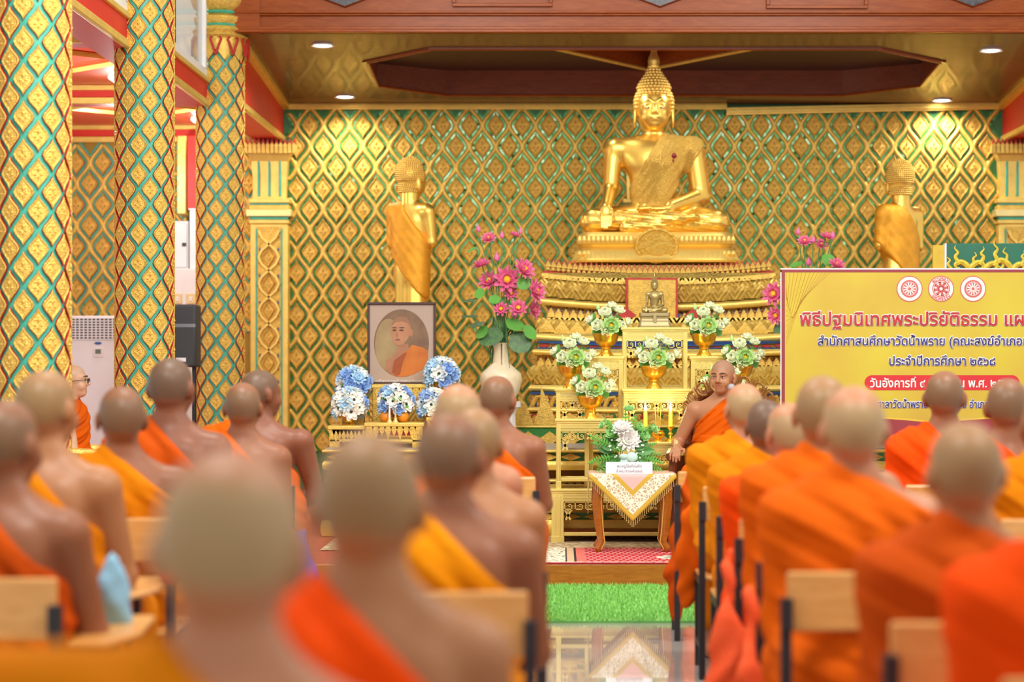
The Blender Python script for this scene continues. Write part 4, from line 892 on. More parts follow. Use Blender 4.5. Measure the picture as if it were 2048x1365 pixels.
# ------------------------------------------------------------------ tall vases of pink lotus
M_VASE = mat('cream_ceramic', 'e9dcc0', .35, 0, var=.06, vs=8, col2='dcc9a0')
ME_PL = mesh_of(bloom(1, [(9, 1., .42, .15, 0), (9, .85, .4, .6, .04), (7, .6, .34, 1.1, .08)]), M_PINK, 0, 'lotus')
def lotus_vase(label, x, d, pxs, leaves):
    zf = .763; X = PX(x, d); zm = PZ(686, d); t = thing('lotus_vase', label, 'vase', (X, d, zf + .34), group='tall vases of pink lotus')
    zb = zf + .34; H = zm - zb
    obj('vase', MB().lathe([(.085, 0), (.1, .02), (.14, H * .18), (.16, H * .38), (.15, H * .48), (.1, H * .58), (.062, H * .66), (.055, H * .85), (.06, H * .97), (.072, H), (.062, H), (.045, H * .9), (0, H * .85)], 32, (X, d, zb)), M_VASE, t)
    for k, (px_, py_, r, n) in enumerate(pxs):
        Xp, zp = PX(px_, d), PZ(py_, d); dy = -.1 + .2 * ((k * 37) % 10) / 10
        if r < 0: o = pobj('lotus_bud', ME_BUDP, t, (Xp - X, dy, zp - zb), (0, (Xp - X) * .6, 0), -r / 270)
        else:
            o = pobj('lotus_bloom', ME_PL, t, (Xp - X, dy - .06, zp - zb), aim(n), r / 270); pobj('flower_centre', ME_CTR, o)
        s_ = MB().tube([(X, d, zm - .05), (lerp(X, Xp, .35), d + dy * .3, lerp(zm, zp, .5)), (Xp, d + dy, zp)], .005, 5); obj('stem', s_, M_STEM, t)
    for px_, py_, r, n, dk in leaves: pobj('leaf', ME_PADD if dk else ME_PAD, t, (PX(px_, d) - X, -.08, PZ(py_, d) - zb), aim(n), r / 270)
    gr = MB(); rnd = random.Random(4)
    for k in range(16):
        a = rnd.uniform(0, 2 * PI); r = rnd.uniform(.06, .16); up = rnd.uniform(.02, .2); dn = rnd.uniform(-.25, .05)
        gr.tube([(X, d, zm - .02), (X + r * .6 * math.cos(a), d + r * .6 * math.sin(a), zm + up), (X + r * math.cos(a), d + r * math.sin(a), zm + dn)], [.006, .008, .002], 4)
    obj('grass_blades', gr, M_LEAFD, t)['kind'] = 'stuff'
    p = thing('pedestal', label.split(' of ')[0].replace('tall vase', 'white fluted pedestal') + ' under the pink lotus vase ' + ('left' if x < 1300 else 'right') + ' of the altar', 'pedestal', (X, d, zf))
    obj('shaft', MB().lathe([(.13, .04), (.11, .07), (.105, .25), (.12, .29)], 40, (X, d, zf), flute=.03, fn=20), M_WHITEW, p)
    obj('base', MB().lathe([(.16, 0), (.16, .03), (.13, .05)], 32, (X, d, zf)), M_WHITEW, p); obj('top_slab', MB().lathe([(.12, .285), (.15, .3), (.15, .34)], 32, (X, d, zf)), M_WHITEW, p)
up, fr = (0, -.5, 1), (0, -1, .25)
lotus_vase('tall vase of pink lotus flowers beside the framed portrait', 1002, 15.0,
    [(979, 481, 15, (-.1, -.8, .9)), (957, 464, -11, 0), (1004, 478, -11, 0), (1030, 475, 13, (.3, -.1, 1)), (1040, 468, -10, 0), (965, 533, 21, (-.3, -.25, 1)), (994, 524, -13, 0), (979, 564, 23, (-.3, -.7, .6)), (1014, 561, 26, (.1, -1, .2)), (1047, 542, 24, (.6, -.6, .5)), (1070, 585, 24, (1, -.7, .2)), (1022, 588, 14, (.1, -1, .3)), (1003, 620, 15, (-.1, -1, .4)), (1037, 619, 18, (.1, -.9, .5)), (1066, 620, 18, (.8, -.5, .1)), (1027, 640, -14, 0)],
    [(982, 674, 26, (-.2, -.8, .7), 1), (1041, 685, 24, (.2, -1, .3), 1), (946, 500, 14, (-.5, -.3, 1), 0), (942, 602, 18, (-.2, -.2, 1), 1), (940, 634, 17, (0, -.2, 1), 1), (955, 650, 18, (-.3, -.3, 1), 1), (1047, 568, 14, (.2, -1, .3), 0), (960, 588, 12, (-.4, -.8, .4), 0), (1032, 606, 12, (.2, -.5, .8), 0), (1060, 665, 18, (.6, -.6, .5), 0), (990, 600, 12, (0, -.8, .6), 0), (1030, 650, 20, (.3, -.6, .7), 0), (965, 665, 16, (-.6, -.6, .5), 0)])
lotus_vase('tall vase of pink lotus flowers behind the yellow banner', 1618, 15.0,
    [(1604, 487, 15, (-.1, -.8, .9)), (1598, 470, -11, 0), (1626, 487, -11, 0), (1648, 478, 15, (.3, -.4, 1)), (1642, 490, 13, (.2, -.8, .6)), (1665, 478, -11, 0), (1668, 533, 18, (.3, -.6, .8)), (1620, 532, -13, 0), (1548, 590, 24, (-.6, -1, .3)), (1550, 632, 18, (-.6, -1, 0)), (1580, 570, 22, (-.2, -1, .3)), (1640, 575, 22, (.2, -1, .3))],
    [(1655, 522, 16, (.3, -.8, .5), 0), (1590, 530, 14, (-.4, -.4, 1), 0), (1560, 655, 18, (-.5, -.6, .6), 1), (1600, 660, 20, (0, -.8, .6), 1)])
# ------------------------------------------------------------------ framed portrait on a gilded stand
d = 15.2; x0, x1, z0, z1 = PX(735, d), PX(872, d), PZ(769, d), PZ(605, d); Xc = (x0 + x1) / 2; zc_ = (z0 + z1) / 2
t = thing('framed_portrait', 'framed oval portrait of a monk in orange robe, dark frame, on the gilded stand', 'picture', (Xc, d, z0)); fw = .03
for (a, b, c, e) in ((x0, x1, z0, z0 + fw * .6), (x0, x1, z1 - fw * .6, z1), (x0, x0 + fw * .6, z0 + fw * .6, z1 - fw * .6), (x1 - fw * .6, x1, z0 + fw * .6, z1 - fw * .6)):
    obj('frame_bar', MB().box(a, b, d - .02, d + .02, c, e), mat('frame_wood', '4a2e2a', .35, 0), t, bevel=.004)
obj('mount', MB().box(x0 + .01, x1 - .01, d - .002, d + .012, z0 + .01, z1 - .01), mat('picture_mount', 'b39c8c', .5, 0, var=.04, vs=3), t)
s_ = 1 / 262.0
def flat(name, pts, m, lay, hole=None):                     # printed shape, pixel outline
    q = [(PX(x, d), PZ(y, d)) for x, y in pts]
    return obj(name, MB().add([(x, d - .0022 - lay * .0006, z) for x, z in q], [tuple(range(len(q)))]), m, t, smooth=0)
def oval(cx, cy, rx, ry, n=40, a0=0): return [(cx + rx * math.cos(a0 - 2 * PI * k / n), cy - ry * -math.sin(a0 - 2 * PI * k / n)) for k in range(n)]
flat('picture_oval', oval(803, 687, 55, 68), mat('print_brown', '6b4a3c', .5, 0, vs=4, col2='8f7350'), 1)
flat('picture_glow', [(x, y) for x, y in oval(777, 690, 27, 52)], mat('print_tan', 'ab9468', .5, 0, vs=6, col2='947a52'), 2)
flat('picture_bust', [(771, 740), (773, 722), (790, 708), (796, 700), (796, 688), (816, 688), (818, 700), (830, 706), (840, 730), (830, 746), (803, 755), (785, 751)], mat('print_skin', 'b07a5a', .5, 0, vs=9, col2='986448'), 3)
flat('picture_robe', [(787, 752), (786, 730), (800, 712), (816, 700), (824, 690), (845, 695), (856, 702), (856, 720), (846, 739), (826, 750), (803, 755)], mat('print_orange', 'd07a24', .5, 0, vs=7, col2='b8601c'), 4)
flat('picture_robe_fold', [(784, 745), (788, 722), (806, 708), (814, 704), (806, 726), (800, 750), (792, 753)], mat('print_orange_dark', '9a4a1e', .5, 0, vs=20), 5)
flat('picture_head', [(790, 690), (784, 676), (782, 660), (784, 646), (792, 636), (803, 633), (814, 636), (821, 645), (822, 660), (817, 676), (808, 688), (799, 692)], mat('print_face', 'bd8763', .5, 0, vs=10, col2='a87250'), 6)
flat('picture_hair', [(783, 652), (785, 644), (792, 636), (803, 633), (814, 636), (821, 645), (821, 655), (816, 647), (804, 643), (792, 645)], mat('print_hair', '94694c', .5, 0), 7)
flat('picture_ear', oval(822, 666, 4, 8, 12), mat('print_ear', 'b07757', .5, 0), 7)
for nm, cx, cy, rx, ry in (('picture_eye', 789, 661, 4, 1.8), ('picture_eye', 803, 661, 4.5, 1.8), ('picture_brow', 789, 656, 5, 1.2), ('picture_brow', 804, 656, 6, 1.2), ('picture_mouth', 796, 680, 5, 1.8), ('picture_nose', 794, 670, 2, 5)): flat(nm, oval(cx, cy, rx, ry, 14), mat({'picture_nose': 'print_nose', 'picture_mouth': 'print_mouth'}.get(nm, 'print_dark'), {'picture_nose': 'a06c4c', 'picture_mouth': '8a5040'}.get(nm, '4f3024'), .5, 0), 8)
SZ = .763
def stand(label, xa, xb, ytop, d, dep, name='gilded_stand'):
    X0_, X1_, zt = PX(xa, d), PX(xb, d), PZ(ytop, d); t = thing(name, label, 'stand', ((X0_ + X1_) / 2, d, SZ))
    obj('top_slab', MB().box(X0_, X1_, d, d + dep, zt - .03, zt), M_GOLDY, t, bevel=.006)
    for a, b in ((X0_ + .01, X0_ + .09), (X1_ - .09, X1_ - .01)): obj('leg', MB().box(a, b, d + .01, d + .08, SZ, zt - .03), M_GOLDC, t, bevel=.006)
    for a, b in ((X0_ + .01, X0_ + .09), (X1_ - .09, X1_ - .01)): obj('leg', MB().box(a, b, d + dep - .08, d + dep - .01, SZ, zt - .03), M_GOLDC, t, bevel=.006)
    mb = MB(); n = 9
    for k in range(n): xx = X0_ + .02 + (X1_ - X0_ - .04) * (k + .5) / n; mb.prism([(xx - .03, zt - .03), (xx, zt - .1 - .03 * (k % 2)), (xx + .03, zt - .03)], d + .004, d + .02)
    obj('carved_apron', mb, M_GOLDC, t)
    obj('shelf', MB().box(X0_ + .01, X1_ - .01, d + .01, d + dep - .01, SZ + .05, SZ + .07), M_GOLDY, t, bevel=.004)
stand('gilded stand carrying the framed portrait', 742, 870, 769, 14.98, .4)
stand('low gilded stand before the portrait, with candles and orange fruit', 728, 848, 846, 14.55, .34)
stand('gilded side stand under the two left blue bouquets', 655, 735, 852, 14.6, .3); stand('narrow gilded stand under the upper left blue bouquet', 680, 730, 808, 14.95, .12); stand('gilded side stand right of the portrait under blue bouquets', 852, 930, 835, 14.6, .3); stand('narrow gilded stand under the upper right blue bouquet', 862, 915, 790, 14.95, .12)
# blue and white bouquets
ME_ROSE = mesh_of(bloom(1, [(6, .95, .8, .4, 0), (5, .75, .7, .9, .06), (4, .5, .55, 1.3, .1)]), M_BLU, 0, 'rose'); ME_HYD = mesh_of(bloom(1, [(10, 1, .5, .3, 0), (8, .7, .45, .8, .08), (6, .4, .35, 1.2, .1)]), M_BLUL, 0, 'hydrangea'); ME_ANE = mesh_of(bloom(1, [(7, 1.05, .75, .2, 0), (6, .8, .6, .5, .03)]), M_WHF, 0, 'anemone')
ME_ACT = mesh_of(MB().blob((0, 0, .12), (.2, .2, .15), 8, 4), mat('anemone_centre', '2f2a3a', .6, 0), 60, 'centre')
def blue_bouquet(label, x, yb, d, R, seed, by=None):
    X, z = PX(x, d), PZ(yb, d); t = thing('blue_bouquet', label, 'flower bowl', (X, d, z), group='blue and white bouquets'); rnd = random.Random(seed)
    pobj('bowl', ME_BOWL, t, scale=(.9, .9, .75)); h = .12; mes = [ME_ROSE, ME_ANE, ME_HYD, ME_ROSE, ME_ANE, ME_HYD, ME_ANE]
    N = 26
    for k in range(N):
        f = (k + .5) / N; th = math.acos(1 - 1.4 * f); a = k * 2.39996
        n = Vector((math.sin(th) * math.cos(a), math.sin(th) * math.sin(a), math.cos(th)))
        me = rnd.choice(mes); o = pobj('flower', me, t, (n.x * R * .85, n.y * R * .85, h + .02 + n.z * R * .95), aim(n), rnd.uniform(.048, .06))
        if me is ME_ANE: pobj('flower_centre', ME_ACT, o)
    core = MB().blob((0, 0, h + .05), (R * .75, R * .75, R * .62), 12, 8); obj('foliage_core', core, M_LEAFD, t, world=False)
    for k in range(8): a = k * .8 + rnd.random(); pobj('leaf', ME_PAD, t, (math.cos(a) * R * .9, math.sin(a) * R * .9, h + rnd.uniform(0, .06)), aim((math.cos(a), math.sin(a), .4)), (.035, .02, .03))
blue_bouquet('blue and white bouquet at the upper left of the portrait', 707, 808, 15.0, .13, 1); blue_bouquet('blue and white bouquet at the lower left, lowest on the side stand', 699, 852, 14.75, .128, 2)
blue_bouquet('blue and white bouquet in front of the portrait, in the middle', 792, 846, 14.72, .132, 3); blue_bouquet('blue and white bouquet at the upper right of the portrait', 884, 790, 15.0, .13, 4); blue_bouquet('blue and white bouquet at the lower right of the portrait, behind heads', 868, 852, 14.75, .12, 5)
zt = PZ(846, 14.55)
for n, x in enumerate((779, 791)):
    X = PX(x, 14.6); t = thing('thin_candle', ['slim white candle on a glass holder, left one below the portrait', 'slim gold candle on a glass holder, right one below the portrait'][n], 'candle', (X, 14.6, zt)); obj('candle', MB().lathe([(.008, .03), (.007, .17), (0, .175)], 10, (X, 14.6, zt)), M_WHITE if n == 0 else M_GOLDP, t); obj('holder', MB().lathe([(.025, 0), (.012, .02), (.014, .035), (0, .035)], 14, (X, 14.6, zt)), M_GOLDP, t)
for n, x in enumerate((772, 806)):
    X = PX(x, 14.66); t = thing('orange_fruit', ['round orange fruit left of the slim candles', 'round orange fruit right of the slim candles'][n], 'fruit', (X, 14.66, zt)); obj('fruit', MB().blob((X, 14.66, zt + .042), (.045, .045, .042), 14, 9), mat('orange_peel', 'e58f1d', .45, 0, bump=.2, bs=200), t); obj('stalk', MB().lathe([(.006, .08), (.004, .092), (0, .094)], 6, (X, 14.66, zt)), M_LEAFG, t)
# ------------------------------------------------------------------ carpets
def carpet_mat():
    m = bpy.data.materials.new('carpet_red'); m.use_nodes = True; nt = m.node_tree; b = nt.nodes['Principled BSDF']; b.inputs['Roughness'].default_value = .95
    tc = nt.nodes.new('ShaderNodeTexCoord'); sp = nt.nodes.new('ShaderNodeSeparateXYZ'); nt.links.new(tc.outputs['Object'], sp.inputs[0])
    def math_(op, a, bb=None, c=None):
        n = nt.nodes.new('ShaderNodeMath'); n.operation = op
        for i, v in enumerate((a, bb, c)):
            if v is None: continue
            if isinstance(v, (int, float)): n.inputs[i].default_value = v
            else: nt.links.new(v, n.inputs[i])
        return n.outputs[0]
    def mixc(f, a, bb):
        n = nt.nodes.new('ShaderNodeMix'); n.data_type = 'RGBA'; nt.links.new(f, n.inputs['Factor'])
        for s__, v in ((6, a), (7, bb)):
            if isinstance(v, str): n.inputs[s__].default_value = (*lin(v), 1)
            else: nt.links.new(v, n.inputs[s__])
        return n.outputs[2]
    x, y = sp.outputs[0], sp.outputs[1]
    # field: rows of small pale dashes and a lattice of dark flecks
    fx = math_('FRACT', math_('MULTIPLY', math_('ADD', x, math_('MULTIPLY', math_('FLOOR', math_('MULTIPLY', y, 11)), .5 / 22)), 22)); fy_ = math_('FRACT', math_('MULTIPLY', y, 11))
    dash = math_('MULTIPLY', math_('LESS_THAN', fx, .62), math_('LESS_THAN', fy_, .3))
    field = mixc(dash, 'c21f33', 'efc9b4')
    n1 = nt.nodes.new('ShaderNodeTexVoronoi'); n1.inputs['Scale'].default_value = 30; nt.links.new(tc.outputs['Object'], n1.inputs['Vector'])
    v2 = math_('LESS_THAN', n1.outputs['Distance'], .35)
    pale = mixc(v2, 'efe4c8', '6a5a4a')
    wv = nt.nodes.new('ShaderNodeTexWave'); wv.inputs['Scale'].default_value = 14; wv.bands_direction = 'Y'; nt.links.new(tc.outputs['Object'], wv.inputs['Vector'])
    stripe = mixc(math_('GREATER_THAN', wv.outputs['Fac'], .5), 'e9d0a8', 'c78d62')
    r = nt.nodes.new('ShaderNodeValToRGB'); r.color_ramp.interpolation = 'CONSTANT'
    # selector along x (object x 0 .. 1 over the left border)
    sel = x; col = field
    for edge, c in ((.34, mixc(math_('GREATER_THAN', wv.outputs['Fac'], .5), 'd84a4a', 'e88a72')), (.285, '2a2320'), (.27, stripe), (.225, '2a2320'), (.215, pale), (.09, '2a2320'), (.08, stripe), (.04, '2a2320'), (.03, 'c21f33')):
        col = mixc(math_('LESS_THAN', sel, edge), col, c)
    # front border
    col = mixc(math_('LESS_THAN', y, .05), col, pale); col = mixc(math_('LESS_THAN', y, .012), col, 'b81c30')
    # medallion
    dx = math_('SUBTRACT', x, .98); dy = math_('SUBTRACT', y, .34); rr = math_('ADD', math_('MULTIPLY', math_('MULTIPLY', dx, dx), 9), math_('MULTIPLY', math_('MULTIPLY', dy, dy), 16))
    col = mixc(math_('LESS_THAN', rr, .32), col, pale); col = mixc(math_('LESS_THAN', rr, .18), col, '9fb0a0'); col = mixc(math_('LESS_THAN', rr, .07), col, 'c21f33')
    nt.links.new(col, b.inputs['Base Color'])
    nz = nt.nodes.new('ShaderNodeTexNoise'); nz.inputs['Scale'].default_value = 400; bm = nt.nodes.new('ShaderNodeBump'); bm.inputs['Strength'].default_value = .4; bm.inputs['Distance'].default_value = .003
    nt.links.new(nz.outputs['Fac'], bm.inputs['Height']); nt.links.new(bm.outputs[0], b.inputs['Normal']); return m
cx0 = PX(1062, 12.4)
c = obj('red_carpet', MB().box(0, 2.4, 0, 1.0, 0, .008), carpet_mat()); c.location = (cx0, PLY + .005, PLZ + .004); tag(c, 'red patterned carpet with pale striped border along the platform edge', 'carpet')
c = obj('beige_carpet', MB().box(-1.6, 3.2, 13.3, 14.38, PLZ, PLZ + .005), mat('beige_carpet', 'd6c6a4', .95, 0, vs=26, kind='voronoi', col2='a8874f')); tag(c, 'beige patterned carpet under the front of the gilded tables', 'carpet')
# ------------------------------------------------------------------ small tea table with cloth, card, posy
TD = 13.02; tX = PX(1265, TD); tzt = PZ(948, TD); TL = thing('tea_table', 'small teak table with curved cabriole legs at the carpet front', 'table', (tX, TD + .2, PLZ))
hw_, hd_ = .25, .2
obj('table_top', MB().box(tX - hw_ - .01, tX + hw_ + .01, TD, TD + 2 * hd_, tzt - .03, tzt - .006), M_WOODT, TL, bevel=.006)
obj('table_apron', MB().box(tX - hw_ + .02, tX + hw_ - .02, TD + .02, TD + 2 * hd_ - .02, tzt - .09, tzt - .03), M_WOODT, TL, bevel=.004)
for sx in (-1, 1):
    for yy in (TD + .03, TD + 2 * hd_ - .03):
        zz0 = PLZ + .012 if yy < TD + .1 else PLZ + .006; H = tzt - .05 - zz0; px0 = tX + sx * (hw_ - .035); path = [(px0, yy, tzt - .04), (px0 + sx * .012, yy, zz0 + H * .7), (px0 + sx * .0, yy, zz0 + H * .35), (px0 - sx * .012, yy, zz0 + H * .14), (px0 + sx * .012, yy, zz0 + H * .04), (px0 + sx * .006, yy, zz0)]
        mb = MB().tube([Vector(p) for p in path], [.038, .036, .028, .022, .026, .014], 4); lg = obj('leg', mb, M_WOODT, TL)
        obj('gold_line', MB().tube([(p[0] + sx * -.022, p[1] - .02, p[2]) for p in path[:5]], .003, 4), M_GOLDY, lg)
def cloth_mat():
    m = bpy.data.materials.new('brocade'); m.use_nodes = True; nt = m.node_tree; b = nt.nodes['Principled BSDF']; b.inputs['Roughness'].default_value = .6
    at = nt.nodes.new('ShaderNodeAttribute'); at.attribute_name = 'edge'; tc = nt.nodes.new('ShaderNodeTexCoord')
    v = nt.nodes.new('ShaderNodeTexVoronoi'); v.feature = 'DISTANCE_TO_EDGE'; v.inputs['Scale'].default_value = 44; nt.links.new(tc.outputs['Object'], v.inputs['Vector'])
    r = nt.nodes.new('ShaderNodeValToRGB'); e = r.color_ramp.elements; e[0].position = .10; e[0].color = (*lin('efe6cf'), 1); e[1].position = .16; e[1].color = (*lin('c4aa84'), 1); q5 = r.color_ramp.elements.new(.28); q5.color = (*lin('a98c62'), 1); q6 = r.color_ramp.elements.new(.33); q6.color = (*lin('e6d9bc'), 1); nt.links.new(v.outputs['Distance'], r.inputs[0])
    r2 = nt.nodes.new('ShaderNodeValToRGB'); r2.color_ramp.interpolation = 'CONSTANT'; e = r2.color_ramp.elements; e[0].position = 0; e[0].color = (0, 0, 0, 1); e[1].position = .08; e[1].color = (1, 1, 1, 1)
    gl = nt.nodes.new('ShaderNodeMix'); gl.data_type = 'RGBA'; gl.inputs[6].default_value = (*lin('c9a433'), 1); nt.links.new(at.outputs['Fac'], r2.inputs[0]); nt.links.new(r2.outputs[0], gl.inputs['Factor']); nt.links.new(r.outputs[0], gl.inputs[7])
    r3 = nt.nodes.new('ShaderNodeValToRGB'); r3.color_ramp.interpolation = 'CONSTANT'; e = r3.color_ramp.elements; e[0].color = (0, 0, 0, 1); e[1].position = .31; e[1].color = (1, 1, 1, 1); nt.links.new(at.outputs['Fac'], r3.inputs[0])
    g2 = nt.nodes.new('ShaderNodeMix'); g2.data_type = 'RGBA'; nt.links.new(r3.outputs[0], g2.inputs['Factor']); nt.links.new(gl.outputs[2], g2.inputs[6]); g2.inputs[7].default_value = (*lin('c9a433'), 1)
    r4 = nt.nodes.new('ShaderNodeValToRGB'); r4.color_ramp.interpolation = 'CONSTANT'; e = r4.color_ramp.elements; e[0].color = (0, 0, 0, 1); e[1].position = .383; e[1].color = (1, 1, 1, 1); nt.links.new(at.outputs['Fac'], r4.inputs[0])
    g3 = nt.nodes.new('ShaderNodeMix'); g3.data_type = 'RGBA'; nt.links.new(r4.outputs[0], g3.inputs['Factor']); nt.links.new(g2.outputs[2], g3.inputs[6]); g3.inputs[7].default_value = (*lin('eeb3ae'), 1)
    nt.links.new(g3.outputs[2], b.inputs['Base Color']); return m
# square cloth turned 45 degrees, draped over the table edges
n = 56; S_ = .53; vs = []; ed = []; hx, hy = hw_ + .022, hd_ + .012
for i in range(n + 1):
    for j in range(n + 1):
        a = (i / n - .5) * 2; b_c = (j / n - .5) * 2
        u = (a - b_c) / 2 * S_; v = (a + b_c) / 2 * S_ ; edge = min(1 - abs(a), 1 - abs(b_c))
        ox, oy = max(0, abs(u) - hx), max(0, abs(v) - hy); drop = ox + oy if ox * oy == 0 else math.hypot(ox, oy)
        X = min(abs(u), hx) * (1 if u > 0 else -1); Y = min(abs(v), hy) * (1 if v > 0 else -1)
        X += (1 if u > 0 else -1) * min(ox, .012); Y += (1 if v > 0 else -1) * min(oy, .012)
        vs.append((X, Y, -max(0, drop - .01))); ed.append(edge)
fs = [(i * (n + 1) + j, (i + 1) * (n + 1) + j, (i + 1) * (n + 1) + j + 1, i * (n + 1) + j + 1) for i in range(n) for j in range(n)]
me = np_mesh('table_cloth', np.array(vs), np.array(fs), cloth_mat(), {'edge': ed})
cl = bpy.data.objects.new('table_cloth', me); COL.objects.link(cl); cl.location = (tX, TD + hd_, tzt - .003); tag(cl, 'brocade cloth with pink middle and gold edge draped over the tea table', 'tablecloth')
sm_ = cl.modifiers.new('thick', 'SOLIDIFY'); sm_.thickness = .003; sm_.offset = 1
fg = MB()
for k in range(46):
    f = (k + .5) / 46; u = lerp(-hx, hx, f); q = min(1, 1 - abs(u) / (S_)) ; zdrop = (S_ - abs(u)) - hy - .01
    y_ = -hy - .014; fg.tube([(u, y_, -zdrop + .004), (u + .002, y_ - .002, -zdrop - .034)], .0016, 4); fg.blob((u + .002, y_ - .002, -zdrop - .037), .0032, 5, 4)
for s2_ in (-1, 1):
    for k in range(24):
        v = lerp(-hy, hy, (k + .5) / 24); zdrop = (S_ - abs(v)) - hx - .01; fg.tube([(s2_ * (hx + .014), v, -zdrop + .004), (s2_ * (hx + .016), v, -zdrop - .034)], .0016, 4)
o = obj('fringe', fg, M_GOLDP, cl, world=False); o['kind'] = 'stuff'
# name card
cdY = TD + .03; t = thing('name_card', 'white folded name card with two printed lines on the tea table', 'card', (PX(1259, TD), cdY, tzt)); cx_a, cx_b = PX(1212, cdY), PX(1305, cdY); czt = PZ(925, cdY)
obj('card_front', MB().add([(cx_a, cdY, tzt), (cx_b, cdY, tzt), (cx_b, cdY + .02, czt), (cx_a, cdY + .02, czt), (cx_a, cdY + .05, tzt), (cx_b, cdY + .05, tzt)], [(0, 1, 2, 3), (3, 2, 5, 4)]), mat('card_white', 'f4f2f6', .6, 0, var=.01), t, smooth=0)
NAMECARD = t
# posy in a low vase
pd = TD + .17; pX = PX(1252, pd); t = thing('table_posy', 'posy of white chrysanthemums and green roses with ferns on the tea table', 'bouquet', (pX, pd, tzt))
obj('glass_vase', MB().lathe([(.05, 0), (.06, .03), (.055, .08), (.045, .1), (.04, .09), (0, .02)], 20, (pX, pd, tzt)), mat('green_glass', '8fb59a', .1, 0, alpha=.7), t)
ME_MUM = mesh_of(bloom(1, [(13, 1., .4, .15, 0), (12, .9, .38, .45, .04), (11, .75, .34, .8, .08), (9, .55, .28, 1.1, .12), (6, .35, .2, 1.4, .16)]), mat('mum_white', 'fbf7f3', .55, 0, var=.02), 0, 'mum'); ME_GR = mesh_of(bloom(1, [(6, .9, .8, .6, 0), (5, .75, .7, 1., .06), (4, .5, .55, 1.35, .1)]), mat('rose_green', 'a5d889', .5, 0, var=.12), 0, 'rose')
pp = lambda x, y: (PX(x, pd) - pX, PZ(y, pd) - tzt)
for x, y, r, n_ in ((1244, 858, .068, (-.2, -.6, .8)), (1257, 880, .075, (0, -1, .3))): a, b = pp(x, y); pobj('chrysanthemum', ME_MUM, t, (a, -.06, b), aim(n_), r)
for x, y, r, n_ in ((1225, 868, .038, (-.6, -.8, .5)), (1257, 822, .036, (0, -.4, 1)), (1284, 872, .04, (.6, -.8, .4)), (1304, 860, .036, (.8, -.4, .5)), (1209, 852, .034, (-.8, -.4, .7)), (1246, 890, .036, (-.2, -1, 0)), (1277, 858, .032, (.5, -.6, .6))): a, b = pp(x, y); pobj('green_rose', ME_GR, t, (a, -.055, b), aim(n_), r * 1.3)
def fern(L, w):
    mb = MB(); n = 9
    for k in range(n):
        f = (k + 1) / n; l = w * math.sin(PI * min(.95, .15 + f * .8))
        for s2_ in (-1, 1): mb.add([(0, f * L, 0), (s2_ * l, f * L + .5 * l, -.02 * L), (s2_ * l * .2, f * L + .1 * L, 0)], [(0, 1, 2)])
    mb.tube([(0, 0, 0), (0, L, 0)], .002, 4); return mb
ME_FERN = mesh_of(fern(.13, .03), M_LEAFG, 0, 'fern'); ME_LFD = mesh_of(MB().add([(0, 0, 0), (.022, .035, .004), (.018, .07, 0), (0, .1, -.006), (-.018, .07, 0), (-.022, .035, .004), (0, .05, -.004)], [(0, 1, 6), (1, 2, 6), (2, 3, 6), (3, 4, 6), (4, 5, 6), (5, 0, 6)]), mat('leaf_mid', '4f8f45', .5, 0, var=.25, vs=20), 0, 'leaf')
rnd = random.Random(11)
for k in range(46):
    a = rnd.uniform(-2.5, 2.5); el = rnd.uniform(-.1, .25); r = rnd.uniform(.03, .1)
    pobj('fern_frond' if k % 2 else 'leaf', ME_FERN if k % 2 else ME_LFD, t, (math.sin(a) * r, -.02 - .05 * rnd.random(), .13 + math.cos(a) * r * .9), (PI / 2 + el, a * 0, 0), rnd.uniform(1., 1.45)).rotation_euler = Matrix.Rotation(a, 3, 'Y').to_4x4().to_3x3().__matmul__(Matrix.Rotation(PI / 2 - .25 + el, 3, 'X')).to_euler()
bb = MB()
for k in range(22): a, r = rnd.uniform(0, 2 * PI), rnd.uniform(.04, .13); bb.blob((math.cos(a) * r * 1.1, -.09 + .03 * rnd.random(), .16 + math.sin(a) * r * .8), .007, 5, 4)
obj('baby_breath', bb, mat('tiny_white', 'f8f8f2', .6, 0), t, world=False)['kind'] = 'stuff'
rb = MB()
for s2_, L in ((-.03, .11), (.0, .12), (-.015, .09)): rb.add([(s2_ - .005, -.11, .1), (s2_ + .015, -.112, .1), (s2_ + .01 - .02, -.118, .1 - L), (s2_ - .035, -.116, .1 - L)], [(0, 1, 2, 3)])
rb.blob((.035, -.11, .105), (.04, .02, .035), 8, 6).blob((-.02, -.11, .11), (.03, .018, .02), 8, 5)
obj('satin_ribbon', rb, mat('ribbon', 'b9d9cf', .35, 0), t, world=False)
# ------------------------------------------------------------------ yellow banner on a stand
bd = 13.7; bx0, bx1, bz1, bz0 = PX(1561, bd), PX(2206, bd), PZ(537, bd), PZ(872, bd)
BN = thing('banner', 'large yellow vinyl banner with red and blue Thai lettering and a maroon border', 'banner', ((bx0 + bx1) / 2, bd, PLZ))
M_BAN = mat('vinyl_yellow', 'c9ba32', .5, 0, vs=1.6, col2='bf9d34', bump=.15, bs=5, dist=.02); M_MAR = mat('vinyl_maroon', '8f3238', .45, 0, var=.08)
obj('vinyl_sheet', MB().box(bx0, bx1, bd, bd + .012, bz0, bz1), M_BAN, BN)
for (a, b, c_, e) in ((bx0, bx1, bz1 - .028, bz1 - .008), (bx0 + .006, bx0 + .03, bz0, bz1 - .028)): obj('maroon_border', MB().box(a, b, bd - .0012, bd, c_, e), M_MAR, BN)
for (a, b, c_, e) in ((bx0, bx1, bz1 - .008, bz1), (bx0, bx0 + .006, bz0, bz1 - .008)): obj('white_edge', MB().box(a, b, bd - .0012, bd, c_, e), M_WHITE, BN)
